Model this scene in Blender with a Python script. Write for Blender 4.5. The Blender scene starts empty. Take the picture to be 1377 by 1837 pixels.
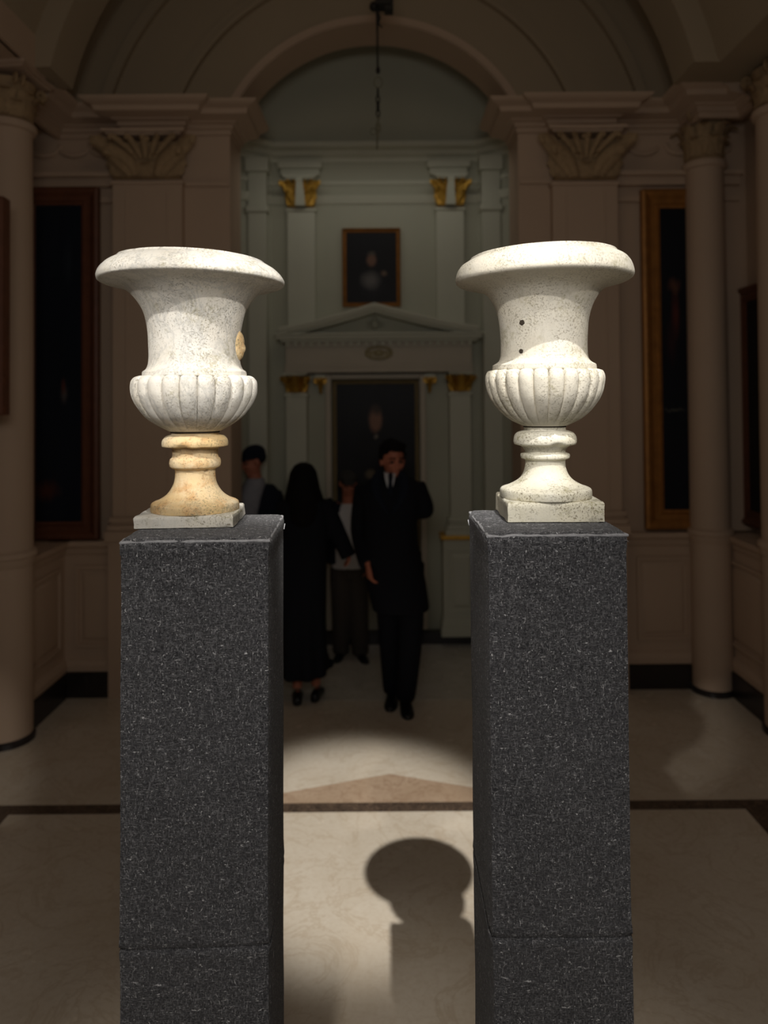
import bpy, bmesh, math, random
from mathutils import Vector, Matrix, noise
random.seed(7)
PI = math.pi
S = bpy.context.scene
COL = S.collection

# ------------------------------------------------------------------ camera model
F, CX, HOR = 1330.0, 688.5, 718.0
PITCH, ROLL, CAMZ = 0.02, -0.008, 2.0
PY0 = HOR - F * math.tan(PITCH)
CAMROT = Matrix.Rotation(PI / 2 + PITCH, 4, 'X') @ Matrix.Rotation(ROLL, 4, 'Z')

def at(px, py, Y):
    """point of the place seen at photo pixel px,py at distance Y from the viewpoint"""
    d = CAMROT @ Vector(((px - CX) / F, -(py - PY0) / F, -1))
    t = Y / d.y
    return Vector((d.x * t, Y, CAMZ + d.z * t))
def X_(px, py, Y): return at(px, py, Y).x
def Z_(px, py, Y): return at(px, py, Y).z

# ------------------------------------------------------------------ objects
def tag(o, label=None, cat=None, group=None, kind=None):
    if label: o['label'] = label
    if cat: o['category'] = cat
    if group: o['group'] = group
    if kind: o['kind'] = kind
    return o
def empty(name, loc, label, cat, group=None, rz=0):
    o = bpy.data.objects.new(name, None); COL.objects.link(o)
    o.location = loc; o.rotation_euler = (0, 0, rz); o.empty_display_size = .05
    return tag(o, label, cat, group)
def obj(name, bm, mat, parent=None, smooth=True, bevel=0, angle=35, label=None):
    bmesh.ops.recalc_face_normals(bm, faces=bm.faces)
    me = bpy.data.meshes.new(name); bm.to_mesh(me); bm.free()
    o = bpy.data.objects.new(name, me); COL.objects.link(o)
    if mat: me.materials.append(mat)
    if smooth:
        for p in me.polygons: p.use_smooth = True
        try: me.set_sharp_from_angle(angle=math.radians(angle))
        except Exception: pass
    if parent: o.parent = parent
    if bevel:
        m = o.modifiers.new('b', 'BEVEL'); m.width = bevel; m.segments = 3; m.limit_method = 'ANGLE'; m.angle_limit = .6
    if label: o['label'] = label
    return o
def struct(name, bm, mat, **k):
    o = obj(name, bm, mat, **k); o['kind'] = 'structure'; return o
def remesh(o, v, it=2):
    m = o.modifiers.new('r', 'REMESH'); m.mode = 'VOXEL'; m.voxel_size = v; m.use_smooth_shade = True
    s = o.modifiers.new('s', 'SMOOTH'); s.iterations = it; s.factor = .5

# ------------------------------------------------------------------ shapes
def box(bm, x0, x1, y0, y1, z0, z1):
    vs = [bm.verts.new((x, y, z)) for z in (z0, z1) for x, y in ((x0, y0), (x1, y0), (x1, y1), (x0, y1))]
    for f in ((0, 3, 2, 1), (4, 5, 6, 7), (0, 1, 5, 4), (1, 2, 6, 5), (2, 3, 7, 6), (3, 0, 4, 7)):
        bm.faces.new([vs[i] for i in f])
    return vs
def rings(bm, rs, cap=True, closed=True):
    """rs: list of rings of points, joined in turn"""
    V = [[bm.verts.new(p) for p in r] for r in rs]
    n = len(V[0])
    for a, b in zip(V, V[1:]):
        for i in range(n if closed else n - 1):
            j = (i + 1) % n
            bm.faces.new((a[i], a[j], b[j], b[i]))
    if cap and closed:
        bm.faces.new(list(reversed(V[0]))); bm.faces.new(V[-1])
    return V
def lathe(bm, prof, n=48, c=(0, 0), cap=True):
    rs = []
    for r, z in prof:
        rs.append([(c[0] + r * math.cos(2 * PI * i / n), c[1] + r * math.sin(2 * PI * i / n), z) for i in range(n)])
    return rings(bm, rs, cap)
def stack(bm, L, n=24, ex=2.0):
    """L: (x,y,z,rx,ry)"""
    rs = []
    for x, y, z, rx, ry in L:
        r = []
        for i in range(n):
            a = 2 * PI * i / n; ca, sa = math.cos(a), math.sin(a)
            r.append((x + rx * math.copysign(abs(ca) ** (2 / ex), ca), y + ry * math.copysign(abs(sa) ** (2 / ex), sa), z))
        rs.append(r)
    return rings(bm, rs)
def tube(bm, pts, rad, n=12, flat=1.0, up=None):
    pts = [Vector(p) for p in pts]; rs = []
    if not isinstance(rad, (list, tuple)): rad = [rad] * len(pts)
    u = Vector(up) if up else None
    for i, p in enumerate(pts):
        d = (pts[min(i + 1, len(pts) - 1)] - pts[max(i - 1, 0)]).normalized()
        if u is None: u = Vector((0, 1, 0)) if abs(d.y) < .8 else Vector((1, 0, 0))
        a = d.cross(u).normalized(); b = a.cross(d).normalized(); u = b
        rs.append([p + a * math.cos(2 * PI * k / n) * rad[i] + b * math.sin(2 * PI * k / n) * rad[i] * flat for k in range(n)])
    return rings(bm, rs)
def spline(pts, k=6):
    """Catmull-Rom through tuples of any length"""
    out = []; n = len(pts)
    for i in range(n - 1):
        p0, p1, p2, p3 = pts[max(i - 1, 0)], pts[i], pts[i + 1], pts[min(i + 2, n - 1)]
        for s in range(k):
            t = s / k
            out.append(tuple(.5 * (2 * b + (c - a) * t + (2 * a - 5 * b + 4 * c - d) * t * t + (3 * b - a - 3 * c + d) * t ** 3) for a, b, c, d in zip(p0, p1, p2, p3)))
    out.append(tuple(pts[-1])); return out
def ell(bm, c, r, rot=None, u=16, v=10):
    M = Matrix.Translation(Vector(c)) @ (rot.to_4x4() if rot else Matrix()) @ Matrix.Diagonal((r[0], r[1], r[2], 1))
    bmesh.ops.create_uvsphere(bm, u_segments=u, v_segments=v, radius=1, matrix=M)
def sweep(bm, path, prof, side=1, ends=True):
    """profile (out,z) carried along a plan polyline with mitred corners; side=1: out is to the right of travel"""
    P = [Vector((p[0], p[1])) for p in path]; rs = []
    for i, p in enumerate(P):
        ns = []
        if i > 0:
            d = (P[i] - P[i - 1]).normalized(); ns.append(Vector((d.y, -d.x)) * side)
        if i < len(P) - 1:
            d = (P[i + 1] - P[i]).normalized(); ns.append(Vector((d.y, -d.x)) * side)
        if len(ns) == 2:
            m = (ns[0] + ns[1])
            m = m / max(m.length_squared, .2) * 2
        else: m = ns[0]
        rs.append([(p.x + m.x * o, p.y + m.y * o, z) for o, z in prof])
    V = rings(bm, rs, cap=False)
    if ends:
        bm.faces.new(list(reversed(V[0]))); bm.faces.new(V[-1])
def extr_y(bm, poly, y0, y1):
    """XZ polygon extruded in Y"""
    a = [bm.verts.new((x, y0, z)) for x, z in poly]; b = [bm.verts.new((x, y1, z)) for x, z in poly]
    n = len(poly)
    bm.faces.new(a); bm.faces.new(list(reversed(b)))
    for i in range(n):
        j = (i + 1) % n; bm.faces.new((a[i], b[i], b[j], a[j]))

# ------------------------------------------------------------------ materials
def new_mat(name, rough=.6, spec=.5, metal=0):
    m = bpy.data.materials.new(name); m.use_nodes = True
    nt = m.node_tree; b = nt.nodes['Principled BSDF']
    b.inputs['Roughness'].default_value = rough; b.inputs['Metallic'].default_value = metal
    b.inputs['Specular IOR Level'].default_value = spec
    return m, nt, b
def N(nt, t, **k):
    n = nt.nodes.new(t)
    for a, v in k.items():
        if a in n.inputs.keys() if hasattr(n.inputs, 'keys') else False: n.inputs[a].default_value = v
        else: setattr(n, a, v)
    return n
def coords(nt, scale=(1, 1, 1), rot=(0, 0, 0), loc=(0, 0, 0)):
    tc = nt.nodes.new('ShaderNodeTexCoord'); mp = nt.nodes.new('ShaderNodeMapping')
    mp.inputs['Scale'].default_value = scale; mp.inputs['Rotation'].default_value = rot; mp.inputs['Location'].default_value = loc
    nt.links.new(tc.outputs['Object'], mp.inputs['Vector']); return mp.outputs['Vector']
def noi(nt, vec, scale, detail=4, rough=.55, dist=0):
    n = nt.nodes.new('ShaderNodeTexNoise'); n.inputs['Scale'].default_value = scale
    n.inputs['Detail'].default_value = detail; n.inputs['Roughness'].default_value = rough; n.inputs['Distortion'].default_value = dist
    nt.links.new(vec, n.inputs['Vector']); return n.outputs['Fac']
def ramp(nt, fac, stops, interp='LINEAR'):
    r = nt.nodes.new('ShaderNodeValToRGB'); r.color_ramp.interpolation = interp
    e = r.color_ramp.elements
    while len(e) < len(stops): e.new(.5)
    for el, (p, c) in zip(e, stops):
        el.position = p; el.color = (c, c, c, 1) if isinstance(c, (int, float)) else (*c, 1)
    nt.links.new(fac, r.inputs[0]); return r.outputs[0]
def mix(nt, fac, a, b, mode='MIX'):
    m = nt.nodes.new('ShaderNodeMix'); m.data_type = 'RGBA'; m.blend_type = mode
    for s, v in ((m.inputs[0], fac), (m.inputs[6], a), (m.inputs[7], b)):
        if isinstance(v, (int, float)): s.default_value = v
        elif isinstance(v, tuple): s.default_value = (*v, 1)
        else: nt.links.new(v, s)
    return m.outputs[2]
def mathn(nt, op, a, b=0.0, clamp=False):
    m = nt.nodes.new('ShaderNodeMath'); m.operation = op; m.use_clamp = clamp
    for s, v in ((m.inputs[0], a), (m.inputs[1], b)):
        if isinstance(v, (int, float)): s.default_value = v
        else: nt.links.new(v, s)
    return m.outputs[0]
def bump(nt, b, h, strength=.3, dist=.01):
    n = nt.nodes.new('ShaderNodeBump'); n.inputs['Strength'].default_value = strength; n.inputs['Distance'].default_value = dist
    nt.links.new(h, n.inputs['Height']); nt.links.new(n.outputs['Normal'], b.inputs['Normal'])
def setc(nt, b, c):
    if isinstance(c, tuple): b.inputs['Base Color'].default_value = (*c, 1)
    else: nt.links.new(c, b.inputs['Base Color'])

def plain(name, c, rough=.6, var=.12, scale=6, spec=.4, metal=0, bmp=.1):
    m, nt, b = new_mat(name, rough, spec, metal)
    v = coords(nt); n = noi(nt, v, scale, 5)
    setc(nt, b, mix(nt, n, tuple(x * (1 - var) for x in c), tuple(min(1, x * (1 + var)) for x in c)))
    if bmp: bump(nt, b, noi(nt, v, scale * 8, 3), bmp, .003)
    return m

def stone_mat(name, base, warm, grey, vein_amt, pit_amt, stain=None, speck=0.5):
    m, nt, b = new_mat(name, .62, .3)
    v = coords(nt)
    cloud = noi(nt, v, 7, 5, .6, .4)
    c = mix(nt, ramp(nt, cloud, [(.35, 0), (.7, 1)]), base, warm)
    vein = noi(nt, coords(nt, (1, 1, .55), (.5, .7, .3)), 15, 8, .68, .7)
    vm = ramp(nt, vein, [(.465, 0), (.497, 1), (.505, .8), (.54, 0)])
    c = mix(nt, mathn(nt, 'MULTIPLY', vm, vein_amt), c, grey)
    big = ramp(nt, noi(nt, v, 4, 3), [(.5, 0), (.72, 1)])
    c = mix(nt, mathn(nt, 'MULTIPLY', big, vein_amt * .7), c, grey)
    if stain:
        st = ramp(nt, noi(nt, coords(nt, (1, 1, 1), (0, 0, 0), (3, 1, 2)), 11, 5), [(.3, .35), (.62, 1)])
        c = mix(nt, st, c, stain)
        st2 = ramp(nt, noi(nt, v, 26, 6, .7), [(.5, 0), (.66, .7)])
        c = mix(nt, st2, c, (stain[0] * .75, stain[1] * .55, stain[2] * .4))
    lich = mathn(nt, 'MULTIPLY', ramp(nt, noi(nt, v, 16, 4), [(.53, 0), (.65, 1)]), ramp(nt, noi(nt, v, 150, 4, .7), [(.46, 0), (.6, 1)]))
    c = mix(nt, mathn(nt, 'MULTIPLY', lich, speck), c, (.30, .27, .15))
    pits = ramp(nt, noi(nt, v, 260, 4, .65), [(.36, 1), (.45, 0)])
    zone = ramp(nt, noi(nt, v, 13, 3), [(.40, .15), (.58, 1)])
    pits = mathn(nt, 'MULTIPLY', pits, zone)
    c = mix(nt, mathn(nt, 'MULTIPLY', pits, pit_amt), c, (.24, .20, .13))
    setc(nt, b, c)
    h = mathn(nt, 'SUBTRACT', mathn(nt, 'MULTIPLY', noi(nt, v, 90, 6, .65), .5), mathn(nt, 'MULTIPLY', pits, .8))
    bump(nt, b, h, .55, .0022)
    return m

MARBLE = stone_mat('veined_white_marble', (.68, .665, .62), (.71, .66, .565), (.40, .40, .385), .5, .55, speck=.6)
MARBLE_PITTED = stone_mat('pitted_white_marble', (.68, .665, .61), (.71, .66, .55), (.50, .49, .45), .25, .9, speck=.9)
STAINED = stone_mat('ochre_stained_marble', (.72, .67, .54), (.74, .62, .43), (.55, .5, .4), .1, .8, stain=(.74, .53, .26), speck=.6)
LIME = stone_mat('cream_limestone', (.65, .62, .54), (.665, .615, .50), (.56, .53, .46), .4, .6, speck=.65)
LIME_ROUGH = stone_mat('rough_cream_limestone', (.67, .645, .545), (.66, .61, .46), (.56, .53, .45), .25, 1.0, speck=.9)

def felt_mat():
    m, nt, b = new_mat('charcoal_carpet_felt', .95, .12)
    base = noi(nt, coords(nt), 260, 4, .7)
    c = mix(nt, ramp(nt, base, [(.40, 0), (.66, 1)]), (.016, .016, .018), (.095, .095, .102))
    big = noi(nt, coords(nt), 5, 3)
    c = mix(nt, ramp(nt, big, [(.35, 0), (.7, .3)]), c, (.075, .075, .082))
    hs = []
    for k, (sc, rot) in enumerate((((90, 90, 520), (.1, .25, .2)), ((90, 90, 480), (.5, -.4, .7)), ((520, 300, 110), (.3, .2, -.5)), ((300, 300, 120), (.2, .8, 1.1)))):
        n = noi(nt, coords(nt, sc, rot, (k * 3.1, k, 0)), 1.0, 2, .5, .6)
        f = ramp(nt, n, [(.58, 0), (.66, 1)]); hs.append(f)
        c = mix(nt, mathn(nt, 'MULTIPLY', f, .42), c, (.30, .30, .315))
    for k, (sc, rot) in enumerate((((110, 110, 330), (.4, .6, .2)), ((330, 110, 110), (.1, .3, .8)))):
        n = noi(nt, coords(nt, sc, rot, (7 + k, 2, 5)), 1.0, 1, .5, 1.2)
        f = ramp(nt, n, [(.70, 0), (.735, 1)])
        c = mix(nt, f, c, (.55, .55, .56))
    setc(nt, b, c)
    b.inputs['Sheen Weight'].default_value = .15
    h = mathn(nt, 'ADD', mathn(nt, 'ADD', hs[0], hs[1]), mathn(nt, 'ADD', hs[2], base))
    bump(nt, b, h, .8, .0025)
    return m
FELT = felt_mat()
SEAM = plain('worn_grey_seam', (.30, .30, .31), .9, .6, 120, .1)

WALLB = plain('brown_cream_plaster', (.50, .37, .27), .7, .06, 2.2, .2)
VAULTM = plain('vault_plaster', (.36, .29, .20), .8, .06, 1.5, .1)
CARVED = plain('carved_brown_capital', (.36, .25, .14), .7, .35, 30, .2, bmp=.5)
GREENW = plain('sage_grey_paint', (.46, .46, .36), .6, .05, 2.0, .3)
GREENL = plain('pale_sage_paint', (.56, .56, .45), .55, .05, 3.0, .3)
FRIEZE = plain('warm_grey_frieze', (.50, .45, .36), .6, .08, 4.0, .3)
GILT = plain('gilding', (.62, .36, .06), .42, .35, 25, .5, .7, .3)
GILTP = plain('pale_thin_gilding', (.30, .23, .11), .5, .2, 18, .4, .2, .3)
GILTD = plain('dull_old_gilding', (.34, .15, .035), .5, .45, 18, .4, .45, .3)
REDWOOD = plain('dark_red_gilt_wood', (.13, .045, .02), .5, .35, 15, .4, 0, .3)
BLACKST = plain('black_marble_plinth', (.018, .014, .014), .3, .5, 8, .5)
IRON = plain('dark_iron', (.02, .018, .015), .6, .3, 40, .4, .3)
BRASS_OLD = plain('faded_brass', (.20, .19, .13), .5, .3, 40, .4, .4)
SKIN = plain('skin', (.42, .15, .09), .55, .12, 30, .4, bmp=.05)
HAIR = plain('black_hair', (.006, .005, .005), .8, .4, 60, .1)
WOOL = plain('black_wool_cloth', (.008, .009, .013), .9, .25, 40, .15)
NAVY = plain('dark_navy_cloth', (.010, .013, .022), .9, .25, 40, .15)
SHIRT = plain('white_shirt_cloth', (.55, .56, .58), .8, .06, 20, .2)
GREYCL = plain('grey_scarf_cloth', (.26, .26, .29), .9, .2, 30, .1)
TROUSER = plain('brown_grey_trouser_cloth', (.060, .052, .045), .9, .2, 30, .1)
SHOE = plain('black_shoe_leather', (.008, .008, .009), .35, .3, 30, .5)
EYE = plain('dark_eye', (.015, .01, .01), .3, .2, 30, .5)

def floor_mat(name, a, b_, vein, rough=.22, sc=1.0):
    m, nt, b = new_mat(name, rough, .5)
    v = coords(nt, (sc, sc, sc))
    c = mix(nt, ramp(nt, noi(nt, v, 3.2, 6, .6, .5), [(.3, 0), (.7, 1)]), a, b_)
    c = mix(nt, ramp(nt, noi(nt, v, 40, 5, .7), [(.45, 0), (.75, .55)]), c, vein)
    vv = noi(nt, v, 2.3, 8, .6, 2.2)
    c = mix(nt, ramp(nt, vv, [(.475, 0), (.497, .55), (.503, .55), (.525, 0)]), c, vein)
    setc(nt, b, c)
    nt.links.new(ramp(nt, noi(nt, v, 6, 4), [(.3, rough * .8), (.7, rough * 1.3)]), b.inputs['Roughness'])
    return m
FLOORM = floor_mat('beige_marble_floor', (.62, .535, .42), (.69, .615, .505), (.52, .42, .305))
FLOORP = floor_mat('pale_marble_floor', (.56, .52, .44), (.64, .60, .52), (.44, .38, .30))
BANDM = floor_mat('dark_brown_marble_band', (.030, .022, .018), (.09, .062, .045), (.22, .15, .10), .2, 5)
TRIM_TRI = floor_mat('ochre_marble_inlay', (.42, .30, .20), (.50, .37, .26), (.30, .19, .12))

def painting_mat(name, bg, blobs):
    """blobs: (cx, cz, rx, rz, colour, softness) in 0..1 of the canvas"""
    m, nt, b = new_mat(name, .5, .25)
    tc = nt.nodes.new('ShaderNodeTexCoord')
    wob = nt.nodes.new('ShaderNodeTexNoise'); wob.inputs['Scale'].default_value = 7; wob.inputs['Detail'].default_value = 4
    nt.links.new(tc.outputs['Generated'], wob.inputs['Vector'])
    add = nt.nodes.new('ShaderNodeVectorMath'); add.operation = 'MULTIPLY_ADD'
    nt.links.new(wob.outputs['Color'], add.inputs[0]); add.inputs[1].default_value = (.05, 0, .05); nt.links.new(tc.outputs['Generated'], add.inputs[2])
    sep = nt.nodes.new('ShaderNodeSeparateXYZ'); nt.links.new(add.outputs[0], sep.inputs[0])
    big = noi(nt, tc.outputs['Generated'], 3, 4)
    c = mix(nt, big, tuple(x * .5 for x in bg), tuple(x * 1.5 for x in bg))
    for cx, cz, rx, rz, col, soft in blobs:
        dx = mathn(nt, 'DIVIDE', mathn(nt, 'SUBTRACT', sep.outputs[0], cx + .025), rx)
        dz = mathn(nt, 'DIVIDE', mathn(nt, 'SUBTRACT', sep.outputs[2], cz + .025), rz)
        d = mathn(nt, 'SQRT', mathn(nt, 'ADD', mathn(nt, 'MULTIPLY', dx, dx), mathn(nt, 'MULTIPLY', dz, dz)))
        c = mix(nt, ramp(nt, d, [(max(0, 1 - soft), 1), (min(1, 1.0), 0)]), c, col)
    setc(nt, b, c); return m

# ------------------------------------------------------------------ PEDESTALS AND URNS
PED_Y, PED_D = 1.40, .30
def pedestal(xl, xr, ytop, yaw, lean, seam_px, label, side):
    a = at(xl, ytop, PED_Y); b = at(xr, ytop, PED_Y)
    w = (b.x - a.x); cx = (a.x + b.x) / 2; top = (a.z + b.z) / 2
    root = empty('fabric_covered_pedestal', (cx, PED_Y + PED_D / 2, 0), label, 'pedestal', 'charcoal felt pedestals', yaw)
    root.rotation_euler = (0, lean, yaw)
    bm = bmesh.new()
    hw, hd, r = w / 2, PED_D / 2, .008
    zs = at(xl + 100, seam_px, PED_Y).z
    lv = [0.0] + [i * .03 for i in range(1, int(top / .03))]
    lv = [z for z in lv if abs(z - zs) > .016 and z < top - .03] + [zs - .014, zs - .006, zs - .0015, zs + .0015, zs + .006, zs + .014, top - .028, top - .016, top - .010]
    lv.sort()
    rs = []
    nside = 12
    def outline(inset, z, grow=0):
        pts = []
        X, Yh = hw - inset + grow, hd - inset + grow
        cs = [(X, -Yh), (X, Yh), (-X, Yh), (-X, -Yh)]
        for k in range(4):
            c0, c1 = cs[k], cs[(k + 1) % 4]
            for i in range(nside):
                t = i / nside
                t2 = t
                x, y = c0[0] + (c1[0] - c0[0]) * t2, c0[1] + (c1[1] - c0[1]) * t2
                if i == 0:  # softened corner
                    x *= (1 - .004 / hw); y *= (1 - .004 / hd)
                n = noise.noise(Vector((x * 9, y * 9, z * 5))) * .0016
                pts.append((x * (1 + n / hw), y * (1 + n / hd), z))
        return pts
    for z in lv:
        d = abs(z - zs); g = 0
        if d < .003: g = -.0022
        elif z > zs and d < .008: g = .0014
        elif d < .016: g = .001
        if z > top - .03: g += .0015
        rs.append(outline(0, z, g))
    rs.append(outline(.002, top - .004)); rs.append(outline(.007, top)); rs.append(outline(.05, top + .0006))
    rings(bm, rs)
    obj('felt_cover', bm, FELT, root, angle=60)
    # worn seam along the top edge and the corner that faces the other pedestal
    bm = bmesh.new()
    e = hw - .003; q = hd - .003
    path = [(-e, -q, top - .006), (e, -q, top - .006), (e, q, top - .006), (-e, q, top - .006), (-e, -q, top - .006)]
    P = []
    for (p, s) in zip(path, path[1:]):
        for i in range(40):
            t = i / 40; v = Vector(p).lerp(Vector(s), t)
            v += Vector((noise.noise(v * 40), noise.noise(v * 41 + Vector((5, 0, 0))), noise.noise(v * 37))) * .0016
            P.append(v)
    P.append(P[0].copy())
    tube(bm, P, [.0030 * (1 + .45 * noise.noise(p * 60)) for p in P], 8)
    obj('seam_piping', bm, SEAM, root, label='frayed paler seam')
    # loose threads
    for k in range(7):
        bm = bmesh.new()
        x0 = random.uniform(-e, e); L = random.uniform(.006, .016)
        p0 = Vector((x0, -hd - .001, top - random.uniform(.012, .02)))
        tube(bm, [p0, p0 + Vector((L * .5, -.0015, random.uniform(-.002, .002))), p0 + Vector((L, -.0005, random.uniform(-.003, .003)))], .0004, 5)
        obj('loose_thread', bm, SEAM, root)
    bm = bmesh.new(); sx = side * (hw + .002)
    tube(bm, [(sx, hd - .03, top - .03), (sx + side * .002, hd - .027, top - .018)], .0012, 6)
    obj('loose_thread', bm, SHIRT, root, label='small white thread')
    return root, cx, top

pedL, pLx, pLz = pedestal(201, 470, 967, .045, .004, 1703, 'charcoal felt pedestal on the left, under the urn with the ochre stained stem', 1)
pedR, pRx, pRz = pedestal(874, 1129, 956, .0, -.001, 1684, 'charcoal felt pedestal on the right, under the all cream urn', -1)

URN_Y = 1.60
def urn(cxpx, prof_body, prof_bowl, prof_stem, plinth, nfl, mats, top_z, name_label, yaw, warp, chips=(), holes=()):
    s = URN_Y / F
    c = at(cxpx, 800, URN_Y)
    root = empty('garden_urn', (c.x, URN_Y, top_z), name_label, 'urn', 'marble campana urns', 0)
    zo = top_z
    def zz(y): return Z_(cxpx, y, URN_Y) - zo
    P = lambda L: [(r * s, zz(y)) for r, y in L]
    # plinth
    (pw, pd, ph, prz, poff) = plinth
    bm = bmesh.new()
    n = 14; hh = zz(prof_stem[-1][1])  # plinth top height from where the stem ends
    rs = []
    for k, z in enumerate([0.0, .002, hh * .35, hh * .7, hh - .003, hh]):
        g = .0 if k not in (0, 5) else -.0025
        X, Yh = pw / 2 + g, pd / 2 + g
        cs = [(X, -Yh), (X, Yh), (-X, Yh), (-X, -Yh)]; r = []
        for q in range(4):
            a, b = cs[q], cs[(q + 1) % 4]
            for i in range(n):
                t = i / n; x = a[0] + (b[0] - a[0]) * t; y = a[1] + (b[1] - a[1]) * t
                if i == 0: x *= .985; y *= .985
                nn = noise.noise(Vector((x * 25, y * 25, z * 40 + pw * 50))) * .003
                zb = z + (noise.noise(Vector((x * 30 + 9, y * 30, 3))) * .0015 if k == 5 else 0)
                if k == 0: zb = max(0, noise.noise(Vector((x * 60 + 2, y * 60, 7))) * .009)
                r.append((x + nn * (1 if abs(x) > X * .9 else 0), y + nn * (1 if abs(y) > Yh * .9 else 0), zb))
        rs.append(r)
    rs.append([(x * .6, y * .6, hh) for x, y, z in rs[-1]])
    rings(bm, rs)
    o = obj('square_plinth', bm, mats['plinth'], root, angle=50); o.rotation_euler = (0, 0, prz); o.location = (poff[0], poff[1], 0)
    # stem
    bm = bmesh.new()
    V = lathe(bm, spline([(r, z) for r, z in P(prof_stem)], 4), 72)
    for v in bm.verts:
        p = v.co; q = noise.noise(Vector((p.x * 40, p.y * 40, p.z * 40)))
        rr = math.hypot(p.x, p.y)
        if rr > .001:
            k = q * .0005; v.co.x *= 1 + k / rr; v.co.y *= 1 + k / rr
    for (ang, zc, wd, dp) in chips:   # broken edges
        zc_ = zz(zc)
        for v in bm.verts:
            a = math.atan2(v.co.y, v.co.x); da = (a - ang + PI) % (2 * PI) - PI
            f = math.exp(-(da / wd) ** 2 - ((v.co.z - zc_) / .005) ** 2)
            rr = math.hypot(v.co.x, v.co.y)
            v.co.x *= 1 - dp * f; v.co.y *= 1 - dp * f; v.co.z += dp * f * .03
    o = obj('turned_stem', bm, mats['stem'], root, angle=50)
    # fluted bowl
    bm = bmesh.new(); nt_ = nfl * 16; rs = []
    pb = spline([(r, z) for r, z in P(prof_bowl)], 6)
    zt = pb[0][1]; zbm = pb[-1][1]
    for i, (r, z) in enumerate(pb):
        u = (zt - z) / (zt - zbm); ring = []
        for j in range(nt_):
            a = 2 * PI * j / nt_
            l = abs(math.cos(nfl * a / 2)) ** .38
            env = min(1, u / .06) * (1 - .35 * u)
            rr = r - r * .085 * (1 - l) * env * (1.0 if u < .9 else (1 - u) / .1 + .15)
            dz = -(1 - l) ** 1.5 * .012 * math.exp(-(u / .10) ** 2)
            rr += noise.noise(Vector((math.cos(a) * 8, math.sin(a) * 8, z * 60))) * .0006
            ring.append((rr * math.cos(a), rr * math.sin(a), z + dz))
        rs.append(ring)
    rings(bm, rs)
    obj('fluted_bowl', bm, mats['bowl'], root, angle=80)
    # body with rim
    bm = bmesh.new()
    pr = spline([(r, z) for r, z in P(prof_body)], 5)
    rt, zt = pr[0]
    inner = [(rt * .30, zz(560)), (rt * .62, zz(545)), (rt * .70, zz(500)), (rt * .84, zt - .012), (rt * .93, zt - .003)]
    lathe(bm, inner + pr, 144)
    wt_z = zz(560); ztop = zt
    for v in bm.verts:
        w = max(0, min(1, (v.co.z - wt_z) / (ztop - wt_z))); w = w * w * (3 - 2 * w)
        rr = math.hypot(v.co.x, v.co.y); a = math.atan2(v.co.y, v.co.x)
        k = noise.noise(Vector((v.co.x * 22, v.co.y * 22, v.co.z * 22 + cxpx))) * .0013 + noise.noise(v.co * 70) * .0006 * (1 if w > .5 else .3)
        if rr > 0: v.co.x *= 1 + k / rr; v.co.y *= 1 + k / rr
        v.co.z += warp[0] * v.co.x * w; v.co.x += warp[1] * s * w
    for (ax, hy, r_, d_) in holes:     # drilled holes / dents on the front
        hz = zz(hy)
        for v in bm.verts:
            if v.co.y > 0: continue
            f = math.exp(-(((v.co.x - ax * s) / r_) ** 2 + ((v.co.z - hz) / r_) ** 2))
            v.co.y += d_ * f
    obj('flared_body', bm, mats['body'], root, angle=60)
    return root

profL_body = [(126, 470), (130, 469.5), (131.5, 472.5), (135, 474), (147, 481), (157, 490), (162.5, 499), (163.5, 505), (161, 510), (150, 513), (136, 515), (122, 520), (108, 532), (98, 545), (89, 562), (83, 586), (80, 610), (80, 640), (81.5, 655), (85, 663), (90, 667), (91, 671), (91, 676), (86, 679)]
profL_bowl = [(88, 675.5), (98, 675), (106, 679), (110.5, 688), (110, 705), (106, 718), (98, 732), (85, 748), (66, 762), (45, 773)]
profL_stem = [(40, 772), (41, 778), (44, 779.5), (51, 782), (56.5, 788), (58, 794), (57.5, 799), (55, 800.5), (43, 802), (40, 808), (40, 817), (41.5, 820.5), (43.8, 823), (45, 829.5), (43.8, 836), (40, 839), (36, 841), (35, 848), (36, 860), (40, 872), (49, 885), (62, 894), (72, 898), (76, 901), (77, 906), (77, 913), (76, 914)]
profR_body = [(118, 460.5), (125, 459.5), (129, 460.5), (130.5, 465), (133.5, 466), (146, 473.5), (153, 484), (156, 495), (155.5, 503), (150, 507.5), (138, 510.5), (120, 515), (104, 523), (92, 538), (83.5, 557), (78.5, 583), (76.5, 612), (76.5, 636), (79, 646), (84, 651), (90, 654.5), (91, 658), (91, 664), (87, 668)]
profR_bowl = [(86, 664), (95, 664), (102, 667), (105.5, 677), (104.5, 690), (100, 707), (92, 722), (79, 738), (62, 752), (39, 763.5)]
profR_stem = [(36, 762), (37, 766), (37, 771), (41, 772), (50, 776), (54.5, 783), (55.5, 791), (54, 796), (50, 797.5), (42, 800), (37, 806), (35.5, 810), (38, 811.5), (42.5, 813.5), (43.5, 817), (42.5, 821), (38, 823), (35.5, 825), (36, 838), (41, 851), (50, 861), (64, 869), (75, 873), (79, 875.5), (80.5, 880), (80.5, 889), (79, 891)]
urnL = urn(350, profL_body, profL_bowl, profL_stem, (.203, .185, .034, .07, (-.006, .0)), 22,
    dict(body=MARBLE, bowl=MARBLE, stem=STAINED, plinth=MARBLE_PITTED), pLz + .0008,
    'white veined marble urn with ochre stained stem, on the left charcoal pedestal', 0, (-.022, -5), chips=((-1.75, 800, .22, .06), (-.75, 845, .10, .14), (-1.1, 799, .15, .03)))
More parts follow.
